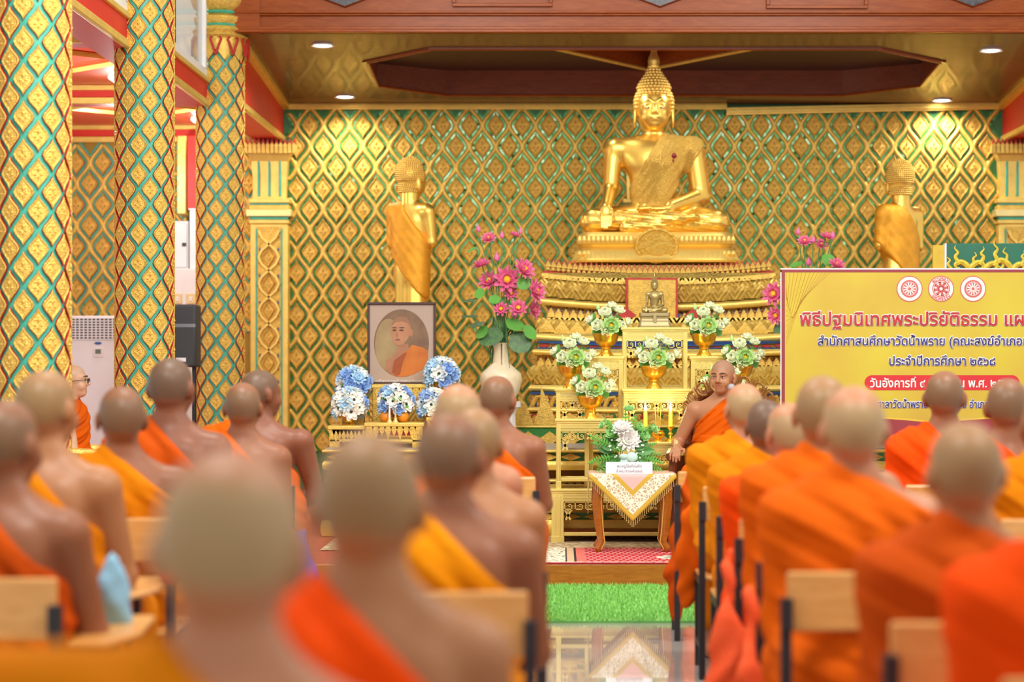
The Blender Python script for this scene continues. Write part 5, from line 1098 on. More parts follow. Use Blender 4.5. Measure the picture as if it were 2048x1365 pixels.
# swoosh at the foot of the sheet
n = 24; up_ = [(lerp(bx0 + .03, bx1, k / n), PZ(847 - 10 * math.sin(PI * ((k / n * 2.1) % 1)), bd)) for k in range(n + 1)]
sw = MB(); sw.add([(x, bd - .0014, bz0) for x, z in up_] + [(x, bd - .0014, z) for x, z in up_], [(k, k + 1, k + n + 2, k + n + 1) for k in range(n)]); obj('maroon_swoosh', sw, M_MAR, BN, smooth=0)
sw = MB(); sw.add([(x, bd - .0018, z) for x, z in up_] + [(x, bd - .0018, z + .012) for x, z in up_], [(k, k + 1, k + n + 2, k + n + 1) for k in range(n)]); obj('gold_swoosh_line', sw, mat('vinyl_gold', 'd9b53a', .4, 0), BN, smooth=0)
# brown gauze corner
gz = MB()
for k in range(12):
    f = k / 11
    gz.tube([(PX(lerp(1572, 1660, f), bd), bd - .0012, PZ(545, bd)), (PX(lerp(1572, 1602, f), bd), bd - .0012, PZ(lerp(560, 640, 1 - abs(f - .5)), bd)), (PX(1572, bd), bd - .0012, PZ(lerp(560, 690, f), bd))], .0012, 3)
o = obj('gauze_print', gz, mat('print_gauze', 'c0862e', .5, 0), BN, smooth=0); o['kind'] = 'stuff'
pill = [];
for k in range(17): a = PI / 2 + PI * k / 16; pill.append((PX(1744, bd) + .075 * 0 + math.cos(a) * (PZ(751, bd) - PZ(781, bd)) / 2, PZ(766, bd) + math.sin(a) * (PZ(751, bd) - PZ(781, bd)) / 2))
for k in range(17): a = -PI / 2 + PI * k / 16; pill.append((PX(2024, bd) + math.cos(a) * (PZ(751, bd) - PZ(781, bd)) / 2, PZ(766, bd) + math.sin(a) * (PZ(751, bd) - PZ(781, bd)) / 2))
obj('red_date_pill', MB().add([(x, bd - .002, z) for x, z in pill], [tuple(range(len(pill)))]), mat('vinyl_red', 'c9282e', .4, 0, var=.03), BN, smooth=0)
for s2_ in (bx0 + .25, bx1 - .25): obj('stand_leg', MB().box(s2_ - .02, s2_ + .02, bd + .012, bd + .05, PLZ, bz1 - .05), M_DARK, BN, bevel=.004); obj('stand_foot', MB().box(s2_ - .02, s2_ + .02, bd - .12, bd + .2, PLZ, PLZ + .03), M_DARK, BN, bevel=.004)
def text(parent, name, s, xc, yb, d, lay, size, r, m, wpx=None, rot=0, left=False, label=None):
    """printed lettering as flat strokes"""
    c = bpy.data.curves.new('t', 'FONT'); c.body = s; c.size = 1; c.align_x = 'LEFT' if left else 'CENTER'; c.dimensions = '2D'; c.fill_mode = 'BOTH'; c.bevel_depth = r; c.bevel_resolution = 0; c.resolution_u = 3
    o = bpy.data.objects.new('t', c); COL.objects.link(o); bpy.context.view_layer.update(); dg = bpy.context.evaluated_depsgraph_get()
    me = bpy.data.meshes.new_from_object(o.evaluated_get(dg)); bpy.data.objects.remove(o); bpy.data.curves.remove(c)
    nv = len(me.vertices); co = np.zeros(nv * 3, np.float32); me.vertices.foreach_get('co', co); co = co.reshape(-1, 3)
    size = size * d / F; sx = size
    if wpx: sx = wpx * d / F / max(1e-6, (co[:, 0].max() - co[:, 0].min()))
    P_ = np.stack([co[:, 0] * sx, -co[:, 2] * .0004 / r * 1., co[:, 1] * size], 1)
    me.vertices.foreach_set('co', P_.astype(np.float32).ravel()); me.update(); me.materials.clear(); me.materials.append(m)
    q = bpy.data.objects.new(name, me); COL.objects.link(q); q.parent = parent; o0 = wl(parent); q.location = (PX(xc, d) - o0[0], d - lay - o0[1], PZ(yb, d) - o0[2]); q.rotation_euler = (0, rot, 0)
    if label: q['label'] = label
    return q
M_TR = mat('ink_red', 'b5262c', .45, 0, var=.02); M_TB = mat('ink_blue', '2a2a7c', .45, 0, var=.02); M_TW = mat('ink_white', 'f7f4ea', .45, 0, var=.01); M_TG = mat('ink_grey', '77757c', .5, 0, var=.02)
for s, yb, size, r, m, wpx, r2 in (('พิธีปฐมนิเทศพระปริยัติธรรม แผนกธรรม', 651, 36, .022, M_TR, 568, .06), ('สำนักศาสนศึกษาวัดน้ำพราย (คณะสงฆ์อำเภอห้วยยอด)', 691, 25, .018, M_TB, 496, .075), ('ประจำปีการศึกษา ๒๕๖๘', 731, 25, .018, M_TB, 212, .075)):
    text(BN, 'lettering_outline', s, 1884, yb, bd, .0022, size, r2, M_TW, wpx + 2); text(BN, 'lettering', s, 1884, yb, bd, .0034, size, r, m, wpx)
text(BN, 'lettering', 'วันอังคารที่ ๙ กันยายน พ.ศ. ๒๕๖๘', 1884, 775, bd, .0034, 24, .02, M_TW, 288)
text(BN, 'lettering_outline', 'ณ ศาลาวัดน้ำพราย ตำบลนาคม อำเภอห้วยยอด', 1884, 816, bd, .0022, 21, .075, M_TW, 302); text(BN, 'lettering', 'ณ ศาลาวัดน้ำพราย ตำบลนาคม อำเภอห้วยยอด', 1884, 816, bd, .0034, 21, .018, M_TB, 300)
# three round seals with wheels
def ring(mb, X, Z, r0, r1, y, n=40): mb.add([(X + r0 * math.cos(2 * PI * k / n), y, Z + r0 * math.sin(2 * PI * k / n)) for k in range(n)] + [(X + r1 * math.cos(2 * PI * k / n), y, Z + r1 * math.sin(2 * PI * k / n)) for k in range(n)], [(k, (k + 1) % n, (k + 1) % n + n, k + n) for k in range(n)])
M_SR = mat('seal_red', 'c25a5a', .45, 0, var=.03); M_SP = mat('seal_pale', 'f1dcd6', .45, 0, var=.02)
for n_, x in enumerate((1819, 1882, 1946)):
    X, Z, R = PX(x, bd), PZ(578, bd), 26 * bd / F; sl_ = obj('seal_disc', MB().add([(X + R * math.cos(-2 * PI * k / 40), bd - .002, Z - R * math.sin(-2 * PI * k / 40)) for k in range(40)], [tuple(range(40))]), M_SP, BN, smooth=0)
    mb = MB(); ring(mb, X, Z, R * .93, R, bd - .0026); ring(mb, X, Z, R * .6, R * .68, bd - .0026)
    if n_ != 1: mb.add([(X + R * .6 * math.cos(2 * PI * k / 40), bd - .0026, Z + R * .6 * math.sin(2 * PI * k / 40)) for k in range(40)], [tuple(range(40))])
    obj('seal_rings', mb, M_SR, sl_, smooth=0); wm = MB(); ns = (12, 8, 12)[n_]
    for k in range(ns):
        a = 2 * PI * k / ns + .2; c_, s2_ = math.cos(a), math.sin(a); e = R * (.045 if n_ != 1 else .1); r0, r1 = R * .18, R * .56
        wm.add([(X + r0 * c_ - e * s2_, bd - .003, Z + r0 * s2_ + e * c_), (X + r0 * c_ + e * s2_, bd - .003, Z + r0 * s2_ - e * c_), (X + r1 * c_ + e * s2_, bd - .003, Z + r1 * s2_ - e * c_), (X + r1 * c_ - e * s2_, bd - .003, Z + r1 * s2_ + e * c_)], [(0, 1, 2, 3)])
    ring(wm, X, Z, R * .12, R * .2, bd - .003, 20); ring(wm, X, Z, R * .5, R * .54, bd - .003)
    obj('seal_wheel', wm, M_SP if n_ != 1 else M_SR, sl_, smooth=0)
    if n_ == 1:
        for word, top in (('สนามหลวง', 1), ('แผนกธรรม', 0)):
            L = len(word)
            for k, ch in enumerate(word):
                f = (k + .5) / L - .5; a = (PI / 2 - f * 1.9) if top else (-PI / 2 + f * 1.9); rr = (R * .71 if top else R * .9) * F / bd
                text(sl_, 'seal_letter', ch, x + rr * math.cos(a), 578 - rr * math.sin(a), bd, .003, 8.5, .03, M_SR, rot=(-(a - PI / 2) if top else -(a + PI / 2)))
for s, yb, wpx in (('พระครูวิริยกิจโสภิต', 935.5, 50), ('เจ้าคณะอำเภอห้วยยอด', 945.5, 54)):
    q = text(NAMECARD, 'lettering', s, 1259, yb, cdY, -.0075 if yb < 940 else -.0015, 9, .012, M_TG, wpx); q.location.y -= .0045; q.rotation_euler = (-.33 * 0, 0, 0)
text(t_por := next(o for o in COL.objects if o.name == 'framed_portrait'), 'lettering', 'สมเด็จพระมหาสมณเจ้า กรมพระยาวชิรญาณวโรรส', 803, 765, 15.2, .006, 7, .02, M_TW, 104)
# green board with gilded flame ornament behind the banner
gd = 14.6; g0, g1, gz1 = PX(1893, gd), PX(2230, gd), PZ(487, gd)
GB = thing('green_board', 'green painted board with yellow flame ornament rising behind the banner', 'board', ((g0 + g1) / 2, gd, .765))
obj('board', MB().box(g0, g1, gd, gd + .04, .765, gz1), mat('board_green', '1f6b52', .4, 0, var=.12, vs=4), GB, bevel=.005)
obj('yellow_edge', MB().box(PX(1868, gd), g0 - .012, gd + .04, gd + .07, .765, PZ(490, gd)), mat('board_yellow', 'd2b134', .5, 0), GB); obj('white_side', MB().box(g0 - .012, g0, gd - .002, gd + .06, .765, gz1), M_WHITE, GB)
M_KAN = mat('flame_yellow', 'd8c03c', .45, 0, var=.2, vs=30); M_KAN2 = mat('flame_brown', 'a8672c', .45, 0)
def fl_(pts, r, m):
    P2, R2 = [], []
    for i in range(len(pts) - 1):
        p0, p1, p2, p3 = pts[max(i - 1, 0)], pts[i], pts[i + 1], pts[min(i + 2, len(pts) - 1)]
        for f in (0, .25, .5, .75): P2.append(tuple(.5 * (2 * p1[c] + (p2[c] - p0[c]) * f + (2 * p0[c] - 5 * p1[c] + 4 * p2[c] - p3[c]) * f * f + (3 * p1[c] - p0[c] - 3 * p2[c] + p3[c]) * f ** 3) for c in (0, 1))); R2.append(lerp(r[i], r[i + 1], f))
    P2.append(pts[-1]); R2.append(r[-1]); obj('flame_scroll', MB().tube([(PX(x, gd), gd - .004, PZ(y, gd)) for x, y in P2], [q_ * .8 for q_ in R2], 6), m, GB)
rk = random.Random(9)
for k, x in enumerate((1912, 1936, 1966, 1996, 2022, 2052)):
    g = rk.uniform(.85, 1.3); yb = 546
    q = lambda pts: [(x + dx * g * (1 if k % 3 else -1) + (0 if k % 3 else 30), yb - dy * g) for dx, dy in pts]
    fl_(q([(0, 0), (8, 14), (20, 21), (30, 16), (27, 9), (21, 10)]), [.024, .028, .024, .018, .012, .004], M_KAN); fl_(q([(4, 2), (14, 14), (26, 15)]), [.012, .014, .006], M_KAN2)
    fl_(q([(22, 16), (30, 30), (25, 38), (31, 46), (29, 52)]), [.024, .018, .012, .007, .002], M_KAN)
    if k % 2: fl_(q([(12, 16), (10, 28), (16, 34), (12, 41)]), [.016, .013, .008, .002], M_KAN)
    else: fl_(q([(36, 6), (44, 16), (40, 24), (47, 30)]), [.016, .014, .009, .002], M_KAN)
# ------------------------------------------------------------------ side aisle: air conditioner, cabinet, loudspeaker
ad = 18.5; x0, x1 = PX(131, ad), PX(262, ad); zt = PZ(632, ad); AC = thing('air_conditioner', 'tall white floor-standing air conditioner with a dark grille between the columns', 'air conditioner', ((x0 + x1) / 2, ad, PLZ))
obj('cabinet', MB().box(x0, x1, ad, ad + .35, PLZ, zt), M_WHITE, AC, bevel=.015); ga, gb, gc, ge = PX(143, ad), PX(250, ad), PZ(679, ad), PZ(637, ad)
gr = obj('grille_recess', MB().box(ga, gb, ad - .003, ad + .02, gc, ge), M_DARK, AC)
for k in range(9): z = lerp(gc, ge, k / 8); obj('grille_slat', MB().box(ga, gb, ad - .012, ad - .003, z - .005, z + .005), M_WHITE, gr)
for k in range(14): x = lerp(ga, gb, k / 13); obj('grille_bar', MB().box(x - .005, x + .005, ad - .014, ad - .003, gc, ge), M_WHITE, gr)
obj('badge', MB().lathe([(0, 0), (.035, 0), (.033, .004), (0, .005)], 24).rot(Matrix.Rotation(PI / 2, 3, 'X') @ Matrix.Diagonal((1, .38, 1))), mat('badge_blue', '3a5fa8', .3, 0), AC, world=False).location = (PX(196, ad) - AC.location.x, -.001, PZ(687, ad) - PLZ)
cp_ = obj('control_panel', MB().box(PX(187, ad), PX(207, ad), ad - .008, ad, PZ(715, ad), PZ(696, ad)), M_WHITEW, AC, bevel=.003); obj('display', MB().box(PX(191, ad), PX(202, ad), ad - .01, ad - .006, PZ(708, ad), PZ(699, ad)), mat('lcd', '6b7a6a', .3, 0), cp_)
cd_ = 19.5; Y_ = cd_
rp = struct('trim_5', MB().box(PX(376, Y_), PX(402, Y_), Y_ - .05, WY, 2.9, 3.62), M_REDG, bevel=.006); struct('gold_casing', MB().box(PX(356, Y_), PX(375, Y_), Y_ - .07, WY, 2.85, 3.62), M_GOLDY, rp, bevel=.012)
def sbox(nm, lab, cat, xa, xb, ya, yb, d, dep, m): X0_, X1_ = PX(xa, d), PX(xb, d); return tag(obj(nm, MB().box(X0_, X1_, d, d + dep, PZ(yb, d), PZ(ya, d)), m, bevel=.01), lab, cat)
Xw0, Xw1 = PX(300, 19.4), PX(410, 19.4)
wb = struct('wall_ledge', MB().box(Xw0, Xw1, 19.4, WY, PLZ, PZ(538, 19.4)), M_WHITEW, bevel=.01); wb.name = 'trim_6'
t = thing('electrical_cabinet', 'grey-white electrical cabinet on the white ledge behind the far column', 'cabinet', (PX(350, 19.5), 19.5, PZ(538, 19.4))); obj('body', MB().box(PX(318, 19.5), PX(377, 19.5), 19.5, 19.8, PZ(538, 19.4), PZ(442, 19.5)), mat('cabinet_grey', 'dfe3e2', .4, 0, var=.02), t, bevel=.008); obj('door', MB().box(PX(322, 19.5), PX(374, 19.5), 19.485, 19.5, PZ(534, 19.4), PZ(447, 19.5)), mat('cabinet_door', 'e6eae8', .4, 0, var=.02), t, bevel=.006); obj('latch', MB().box(PX(365, 19.5), PX(373, 19.5), 19.475, 19.486, PZ(493, 19.5), PZ(486, 19.5)), M_DARK, t)
t = thing('white_locker', 'plain white box beside the electrical cabinet, half hidden by the far column', 'box', (PX(388, 19.45), 19.45, PZ(538, 19.4))); obj('body', MB().box(PX(379, 19.45), PX(402, 19.45), 19.45, 19.8, PZ(538, 19.4), PZ(421, 19.45)), M_WHITE, t, bevel=.008); obj('lid', MB().box(PX(377, 19.45), PX(404, 19.45), 19.44, 19.8, PZ(421, 19.45), PZ(417, 19.45)), M_WHITE, t, bevel=.004)
for n_, x in enumerate((355, 382)):
    t = thing('wall_switch', ['cream wall switch plate above the black loudspeaker, left one', 'cream wall switch plate above the black loudspeaker, right one'][n_], 'switch', (PX(x, 19.4), 19.4, PZ(598, 19.4))); obj('plate', MB().box(PX(x - 9, 19.4), PX(x + 9, 19.4), 19.385, 19.4, PZ(608, 19.4), PZ(588, 19.4)), mat('switch_cream', 'e8cf8e', .4, 0), t, bevel=.004); obj('rocker', MB().box(PX(x - 3, 19.4), PX(x + 3, 19.4), 19.378, 19.386, PZ(603, 19.4), PZ(594, 19.4)), M_WHITEW, t, bevel=.002)
ld = 16.2; X0_, X1_ = PX(341, ld), PX(392, ld); t = thing('loudspeaker', 'black loudspeaker on a stand between the middle and far columns', 'loudspeaker', ((X0_ + X1_) / 2, ld, PZ(735, ld)))
obj('case', MB().box(X0_, X1_, ld, ld + .24, PZ(735, ld), PZ(609, ld)), M_DARK, t, bevel=.02); obj('grey_band', MB().box(X0_ + .004, X1_ - .004, ld - .004, ld, PZ(655, ld), PZ(648, ld)), mat('band_grey', '7d8488', .5, 0), t); obj('white_tag', MB().box(PX(352, ld), PX(372, ld), ld - .003, ld, PZ(724, ld), PZ(716, ld)), M_WHITE, t)
xs = PX(383, ld); t = thing('speaker_stand', 'black tripod pole under the loudspeaker', 'stand', (xs, ld + .12, PLZ)); obj('pole', MB().tube([(xs, ld + .12, PLZ + .02), (xs, ld + .12, PZ(735, ld))], .018, 10), M_BLACK, t)
for k in range(3): a = 2 * PI * k / 3 + .4; obj('leg', MB().tube([(xs, ld + .12, PLZ + .5), (xs + .35 * math.cos(a), ld + .12 + .35 * math.sin(a), PLZ + .01)], .012, 8), M_BLACK, t)
# ------------------------------------------------------------------ people
def skin_mat(name, skin, scalp, rough=.42, crown=.0):
    m = bpy.data.materials.new(name); m.use_nodes = True; nt = m.node_tree; b = nt.nodes['Principled BSDF']; b.inputs['Roughness'].default_value = rough; b.inputs['Specular IOR Level'].default_value = .35
    b.inputs['Subsurface Weight'].default_value = .12; b.inputs['Subsurface Radius'].default_value = (.02, .008, .004); b.inputs['Subsurface Scale'].default_value = .6
    at = nt.nodes.new('ShaderNodeAttribute'); at.attribute_name = 'scalp'; tc = nt.nodes.new('ShaderNodeTexCoord'); nz = nt.nodes.new('ShaderNodeTexNoise'); nz.inputs['Scale'].default_value = 14; nz.inputs['Detail'].default_value = 4
    nt.links.new(tc.outputs['Object'], nz.inputs['Vector']); r = nt.nodes.new('ShaderNodeValToRGB'); c = lin(skin); r.color_ramp.elements[0].color = (*[v * .86 for v in c], 1); r.color_ramp.elements[1].color = (*[min(1, v * 1.12) for v in c], 1); nt.links.new(nz.outputs['Fac'], r.inputs[0])
    mx = nt.nodes.new('ShaderNodeMix'); mx.data_type = 'RGBA'; nt.links.new(at.outputs['Fac'], mx.inputs['Factor']); nt.links.new(r.outputs[0], mx.inputs[6]); cr_ = nt.nodes.new('ShaderNodeAttribute'); cr_.attribute_name = 'crown'; cm = nt.nodes.new('ShaderNodeMath'); cm.operation = 'MULTIPLY'; nt.links.new(cr_.outputs['Fac'], cm.inputs[0]); cm.inputs[1].default_value = crown
    mc = nt.nodes.new('ShaderNodeMix'); mc.data_type = 'RGBA'; nt.links.new(cm.outputs[0], mc.inputs['Factor']); mc.inputs[6].default_value = (*lin(scalp), 1); mc.inputs[7].default_value = (*[min(1, v * 1.05) for v in c], 1); nt.links.new(mc.outputs[2], mx.inputs[7])
    lp = nt.nodes.new('ShaderNodeAttribute'); lp.attribute_name = 'lips'; m2 = nt.nodes.new('ShaderNodeMix'); m2.data_type = 'RGBA'; nt.links.new(lp.outputs['Fac'], m2.inputs['Factor']); nt.links.new(mx.outputs[2], m2.inputs[6]); m2.inputs[7].default_value = (*[v * f for v, f in zip(c, (.75, .5, .5))], 1)
    nt.links.new(m2.outputs[2], b.inputs['Base Color']); return m
def robe_mat(name, col, dark):
    m = mat(name, col, .75, 0, vs=5, col2=dark, bump=.25, bs=220, dist=.002); m.node_tree.nodes['Principled BSDF'].inputs['Specular IOR Level'].default_value = .08; return m
SK = {'tan': skin_mat('skin_tan', 'a8734b', '8f744d', crown=.4), 'brown': skin_mat('skin_brown', '8d583a', '745a40', crown=.6), 'pink': skin_mat('skin_pink', 'b67c5a', 'a58d63', crown=.9), 'dark': skin_mat('skin_dark', '824f36', '64503e'), 'light': skin_mat('skin_light', 'd6a888', 'c3a083'), 'face': skin_mat('skin_speaker', 'b27c58', 'a07a60')}
RB = {'marigold': robe_mat('robe_marigold', 'd67e06', 'c86e04'), 'orange': robe_mat('robe_orange', 'dc620a', 'cc5406'), 'neon': robe_mat('robe_neon', 'f04e06', 'e24404'), 'rust': robe_mat('robe_rust', 'c4500c', 'b24208'), 'saffron': robe_mat('robe_saffron', 'e68f08', 'da8004')}
def hand_sd(P, w, fwd, side, thumb, s_=1., curl=.5, k=.006):
    """palm, four unequal bent fingers and a thumb leaving the side of the palm"""
    w = np.array(w, float); f = np.array(fwd, float); f /= np.linalg.norm(f); sd = np.array(side, float); sd -= f * (sd @ f); sd /= np.linalg.norm(sd); dn = np.cross(f, sd) ; dn = dn if dn[2] < 0 else -dn
    pc = w + f * .05 * s_; d = smin(cap(P, w, pc, .024 * s_, .026 * s_), cap(P, pc - sd * .02 * s_, pc + sd * .02 * s_, .017 * s_), .012)
    d = smin(d, cap(P, pc + f * .025 * s_ - sd * .026 * s_, pc + f * .025 * s_ + sd * .026 * s_, .0125 * s_), .01)
    for i, (o, L) in enumerate(((-.03, .062), (-.01, .075), (.01, .07), (.03, .055))):
        b = pc + f * .035 * s_ + sd * o * s_; m = b + (f * math.cos(curl * .6) + dn * math.sin(curl * .6)) * L * .5 * s_; e = m + (f * math.cos(curl * 1.7) + dn * math.sin(curl * 1.7)) * L * .5 * s_
        d = smin(d, cap(P, b, m, .0095 * s_, .0088 * s_), .003); d = smin(d, cap(P, m, e, .0088 * s_, .0072 * s_), .003)
    b = w + f * .02 * s_ + sd * thumb * .024 * s_; m = b + (f * .6 + sd * thumb * .8) * .035 * s_; e = m + (f * .95 + dn * .3 + sd * thumb * .1) * .03 * s_
    d = smin(d, cap(P, b, m, .0125 * s_, .011 * s_), .008); return smin(d, cap(P, m, e, .0105 * s_, .008 * s_), .004)
DEF = dict(yaw=0, pitch=0, sw=.165, fat=.95, eR=(.2, .05, .67), wR=(.13, .27, .6), eL=(-.21, .03, .67), wL=(-.13, .26, .6), fR=(-.3, 1, -.1), fL=(.3, 1, -.1), curl=.5, slope=(.22, .80), neckx=-.05, face=0, ears=1., robeL=1, h=.013, sash=0, shrug=0)
def monk_mesh(**kw):
    o = dict(DEF); o.update(kw); sw = o['sw']; ft = o['fat']; PV = (0, .0, 1.07)
    def headf(P):
        H = rotx(rotz(P, o['yaw'], PV), o['pitch'], PV)
        d = smin(ell(H, (0, .012, 1.19), (.0775, .098, .082)), ell(H, (0, .058, 1.125), (.057, .058, .085)), .03)
        d = smin(d, ell(H, (0, -.018, 1.15), (.066, .066, .075)), .03); d = smin(d, ell(H, (0, .085, 1.072), (.03, .025, .022)), .025)
        for s_ in (-1, 1):
            e = smin(ell(H, (s_ * .083, .006, 1.15), (.011 * o['ears'], .02 * o['ears'], .033)), ell(H, (s_ * .077, .014, 1.122), (.008, .012, .017)), .006); d = smin(d, e, .004)
            d = smin(d, ell(H, (s_ * .04, .085, 1.12), (.025, .025, .028)), .02)
            d = smin(d, cap(H, (s_ * .012, .112, 1.176), (s_ * .05, .095, 1.178), .009), .01)
            d = smax(d, -ell(H, (s_ * .031, .121, 1.158), (.016, .014, .009)), .01)
            d = smin(d, ell(H, (s_ * .031, .1, 1.158), (.014, .0135, .0105)), .002)
        d = smin(d, cap(H, (0, .112, 1.165), (0, .132, 1.133), .008, .0125), .01); d = smin(d, cap(H, (-.014, .119, 1.126), (.014, .119, 1.126), .009), .006)
        if o['face']:
            d = smax(d, -ell(H, (0, .122, 1.092), (.018, .014, .004)), .004)
        d = smin(d, cap(H, (-.019, .105, 1.0985), (.019, .105, 1.0985), .0062), .005); d = smin(d, cap(H, (-.015, .104, 1.084), (.015, .104, 1.084), .0068), .006)
        return d
    def torso(P, e=0., k=.05):
        d = smin(ell(P, (0, 0, .56), (.172 * ft + e, .145 * ft + e, .14)), ecap(P, (0, -.005, .6), (0, .0, .87), .135 * ft + e, .145 + e, 1.15, .76), k)
        d = smin(d, cap(P, (-sw + .015, -.005, .935), (sw - .015, -.005, .935), .054 + e), .05)
        for s_ in (-1, 1): d = smin(d, cap(P, (s_ * .12, -.01, .955), (s_ * .03, -.005, 1.05), .034 + e * .8, .026 + e * .6), .035)
        return d
    def arm(P, s_, e, w, r=1.):
        d = smin(cap(P, (s_ * sw, -.005, .93), e, .054 * r, .04 * r), cap(P, e, w, .042 * r, .028 * r), .015); return d
    def body(P):
        d = smin(torso(P), cap(P, (0, -.005, .98), (0, .012, 1.12), .054, .05), .035); d = smin(d, headf(P), .016)
        # blades and spine hollow
        for s_ in (-1, 1): d = smin(d, ell(P, (s_ * .08, -.072, .87), (.055, .03, .08)), .03)
        d = smin(d, arm(P, 1, o['eR'], o['wR']), .03); d = smin(d, arm(P, -1, o['eL'], o['wL']), .03)
        d = smin(d, hand_sd(P, o['wR'], o['fR'], (1, 0, 0), -1, 1, o['curl']), .01); d = smin(d, hand_sd(P, o['wL'], o['fL'], (1, 0, 0), 1, 1, o.get('curlL', o['curl'])), .01)
        for s_ in (-1, 1): d = smin(d, cap(P, (s_ * .12, .43, .44), (s_ * .115, .40, .09), .055, .036), .02); d = smin(d, cap(P, (s_ * .115, .39, .045), (s_ * .135, .56, .03), .036, .026), .02)
        return d
    def robe(P):
        n = np.array([1.035 - o['slope'][1], 0, o['slope'][0] - o['neckx']]); n = (n / np.linalg.norm(n)).astype(np.float32); q = P - np.array((o['neckx'], 0, 1.045), np.float32); s1 = q @ n
        d = torso(P, .028); fold = .0065 * np.sin(s1 * 62 + 3 * np.sin(P[:, 0] * 9 + P[:, 1] * 5)) * (s1 < -.02) + .003 * np.sin(s1 * 140 + P[:, 2] * 20)
        d = smax(d + fold, s1, .012)
        if o['robeL']:
            eL = np.array(o['eL']); la = smin(cap(P, (-sw, -.005, .935), eL + (-.005, -.01, -.01), .06, .052), cap(P, eL, np.array(o['wL']) * .6 + eL * .4, .052, .048), .05); la = smin(la, cap(P, eL + (.01, -.01, 0), eL + (.03, .02, -.12), .05, .045), .05)
            la = la + .0045 * np.sin(P[:, 1] * 75 + P[:, 0] * 40 + 2 * np.sin(P[:, 2] * 8)); d = smin(d, smax(la, s1 + .0, .012), .03)
        if o['shrug']: d = smin(d, cap(P, (-.1, -.01, 1.0), (-.36, -.02, .985), .05, .075), .04)
        lg = None
        for s_ in (-1, 1):
            a = smin(cap(P, (s_ * .075, .02, .53), (s_ * .1, .44, .51), .105 * ft, .085), cap(P, (s_ * .1, .45, .5), (s_ * .1, .43, .17), .085, .09), .05); lg = a if lg is None else smin(lg, a, .05)
        lg = smin(lg, cap(P, (0, .1, .5), (0, .42, .46), .1, .08), .06); lg = smin(lg, cap(P, (0, .42, .46), (0, .42, .2), .09), .06); lg = smax(lg, .14 - P[:, 2], .02)
        lg = lg + .006 * np.sin(P[:, 0] * 60 + P[:, 2] * 12) * (P[:, 1] > .25)
        d = smin(d, lg, .05)
        if o['sash']: d = smin(d, smax(np.abs(torso(P, .026)) - .006, np.abs(P[:, 2] - .74) - .022, .004), .004)
        return d
    h = o['h']; xm = max(.42, abs(o['eR'][0]) + .14, abs(o['eL'][0]) + .14)
    v, q = sdf_mesh(body, (-xm, -.2, .0), (xm, .66, 1.32), h)
    H = rotx(rotz(v.astype(np.float32), o['yaw'], PV), o['pitch'], PV)
    line = 1.195 - .085 * np.clip((.075 - H[:, 1]) / .1, 0, 1) + .0; sc_ = np.clip((H[:, 2] - line) / .02, 0, 1) * (np.abs(H[:, 0]) < .0785)
    sc_ = np.maximum(sc_, np.clip((H[:, 2] - 1.225) / .02, 0, 1)) * .85
    lips = ((np.abs(H[:, 2] - 1.091) < .0145) & (np.abs(H[:, 0]) < .025) & (H[:, 1] > .1)).astype(float) * .8
    bm_ = np_mesh('person_body', v, q, SK['tan'], {'scalp': sc_, 'lips': lips, 'crown': np.clip((H[:, 2] - 1.2 - .25 * (H[:, 1] - .02) * -1) / .03, 0, 1)})
    v, q = sdf_mesh(robe, (-xm, -.26, .1), (xm, .66, 1.12), h); rm_ = np_mesh('robe', v, q, RB['orange'])
    return bm_, rm_
VAR = [monk_mesh(slope=(.17, .82), neckx=-.055, eR=(.18, .06, .67)), monk_mesh(yaw=-.18, sw=.178, slope=(.19, .79), neckx=-.06, ears=1.25, eR=(.215, .07, .67)), monk_mesh(yaw=.2, pitch=.1, slope=(.22, .84), neckx=-.02, fat=1.05, sw=.19, eR=(.215, .04, .67), eL=(-.165, .05, .67)), monk_mesh(pitch=.12, slope=(.26, .9), neckx=.03, fat=1.05, sw=.178, eR=(.215, .04, .67), eL=(-.165, .05, .67)), monk_mesh(yaw=-.75, slope=(.24, .72), neckx=-.06, fat=1.2, sw=.215, eR=(.27, .05, .67), eL=(-.27, .05, .67)), monk_mesh(slope=(.2, .84), neckx=-.05, sw=.19, shrug=1, eL=(-.33, .0, .7), eR=(.24, .05, .67), ears=1.1)]
M_BAGO = robe_mat('bag_orange', 'f2673c', 'e0522a')
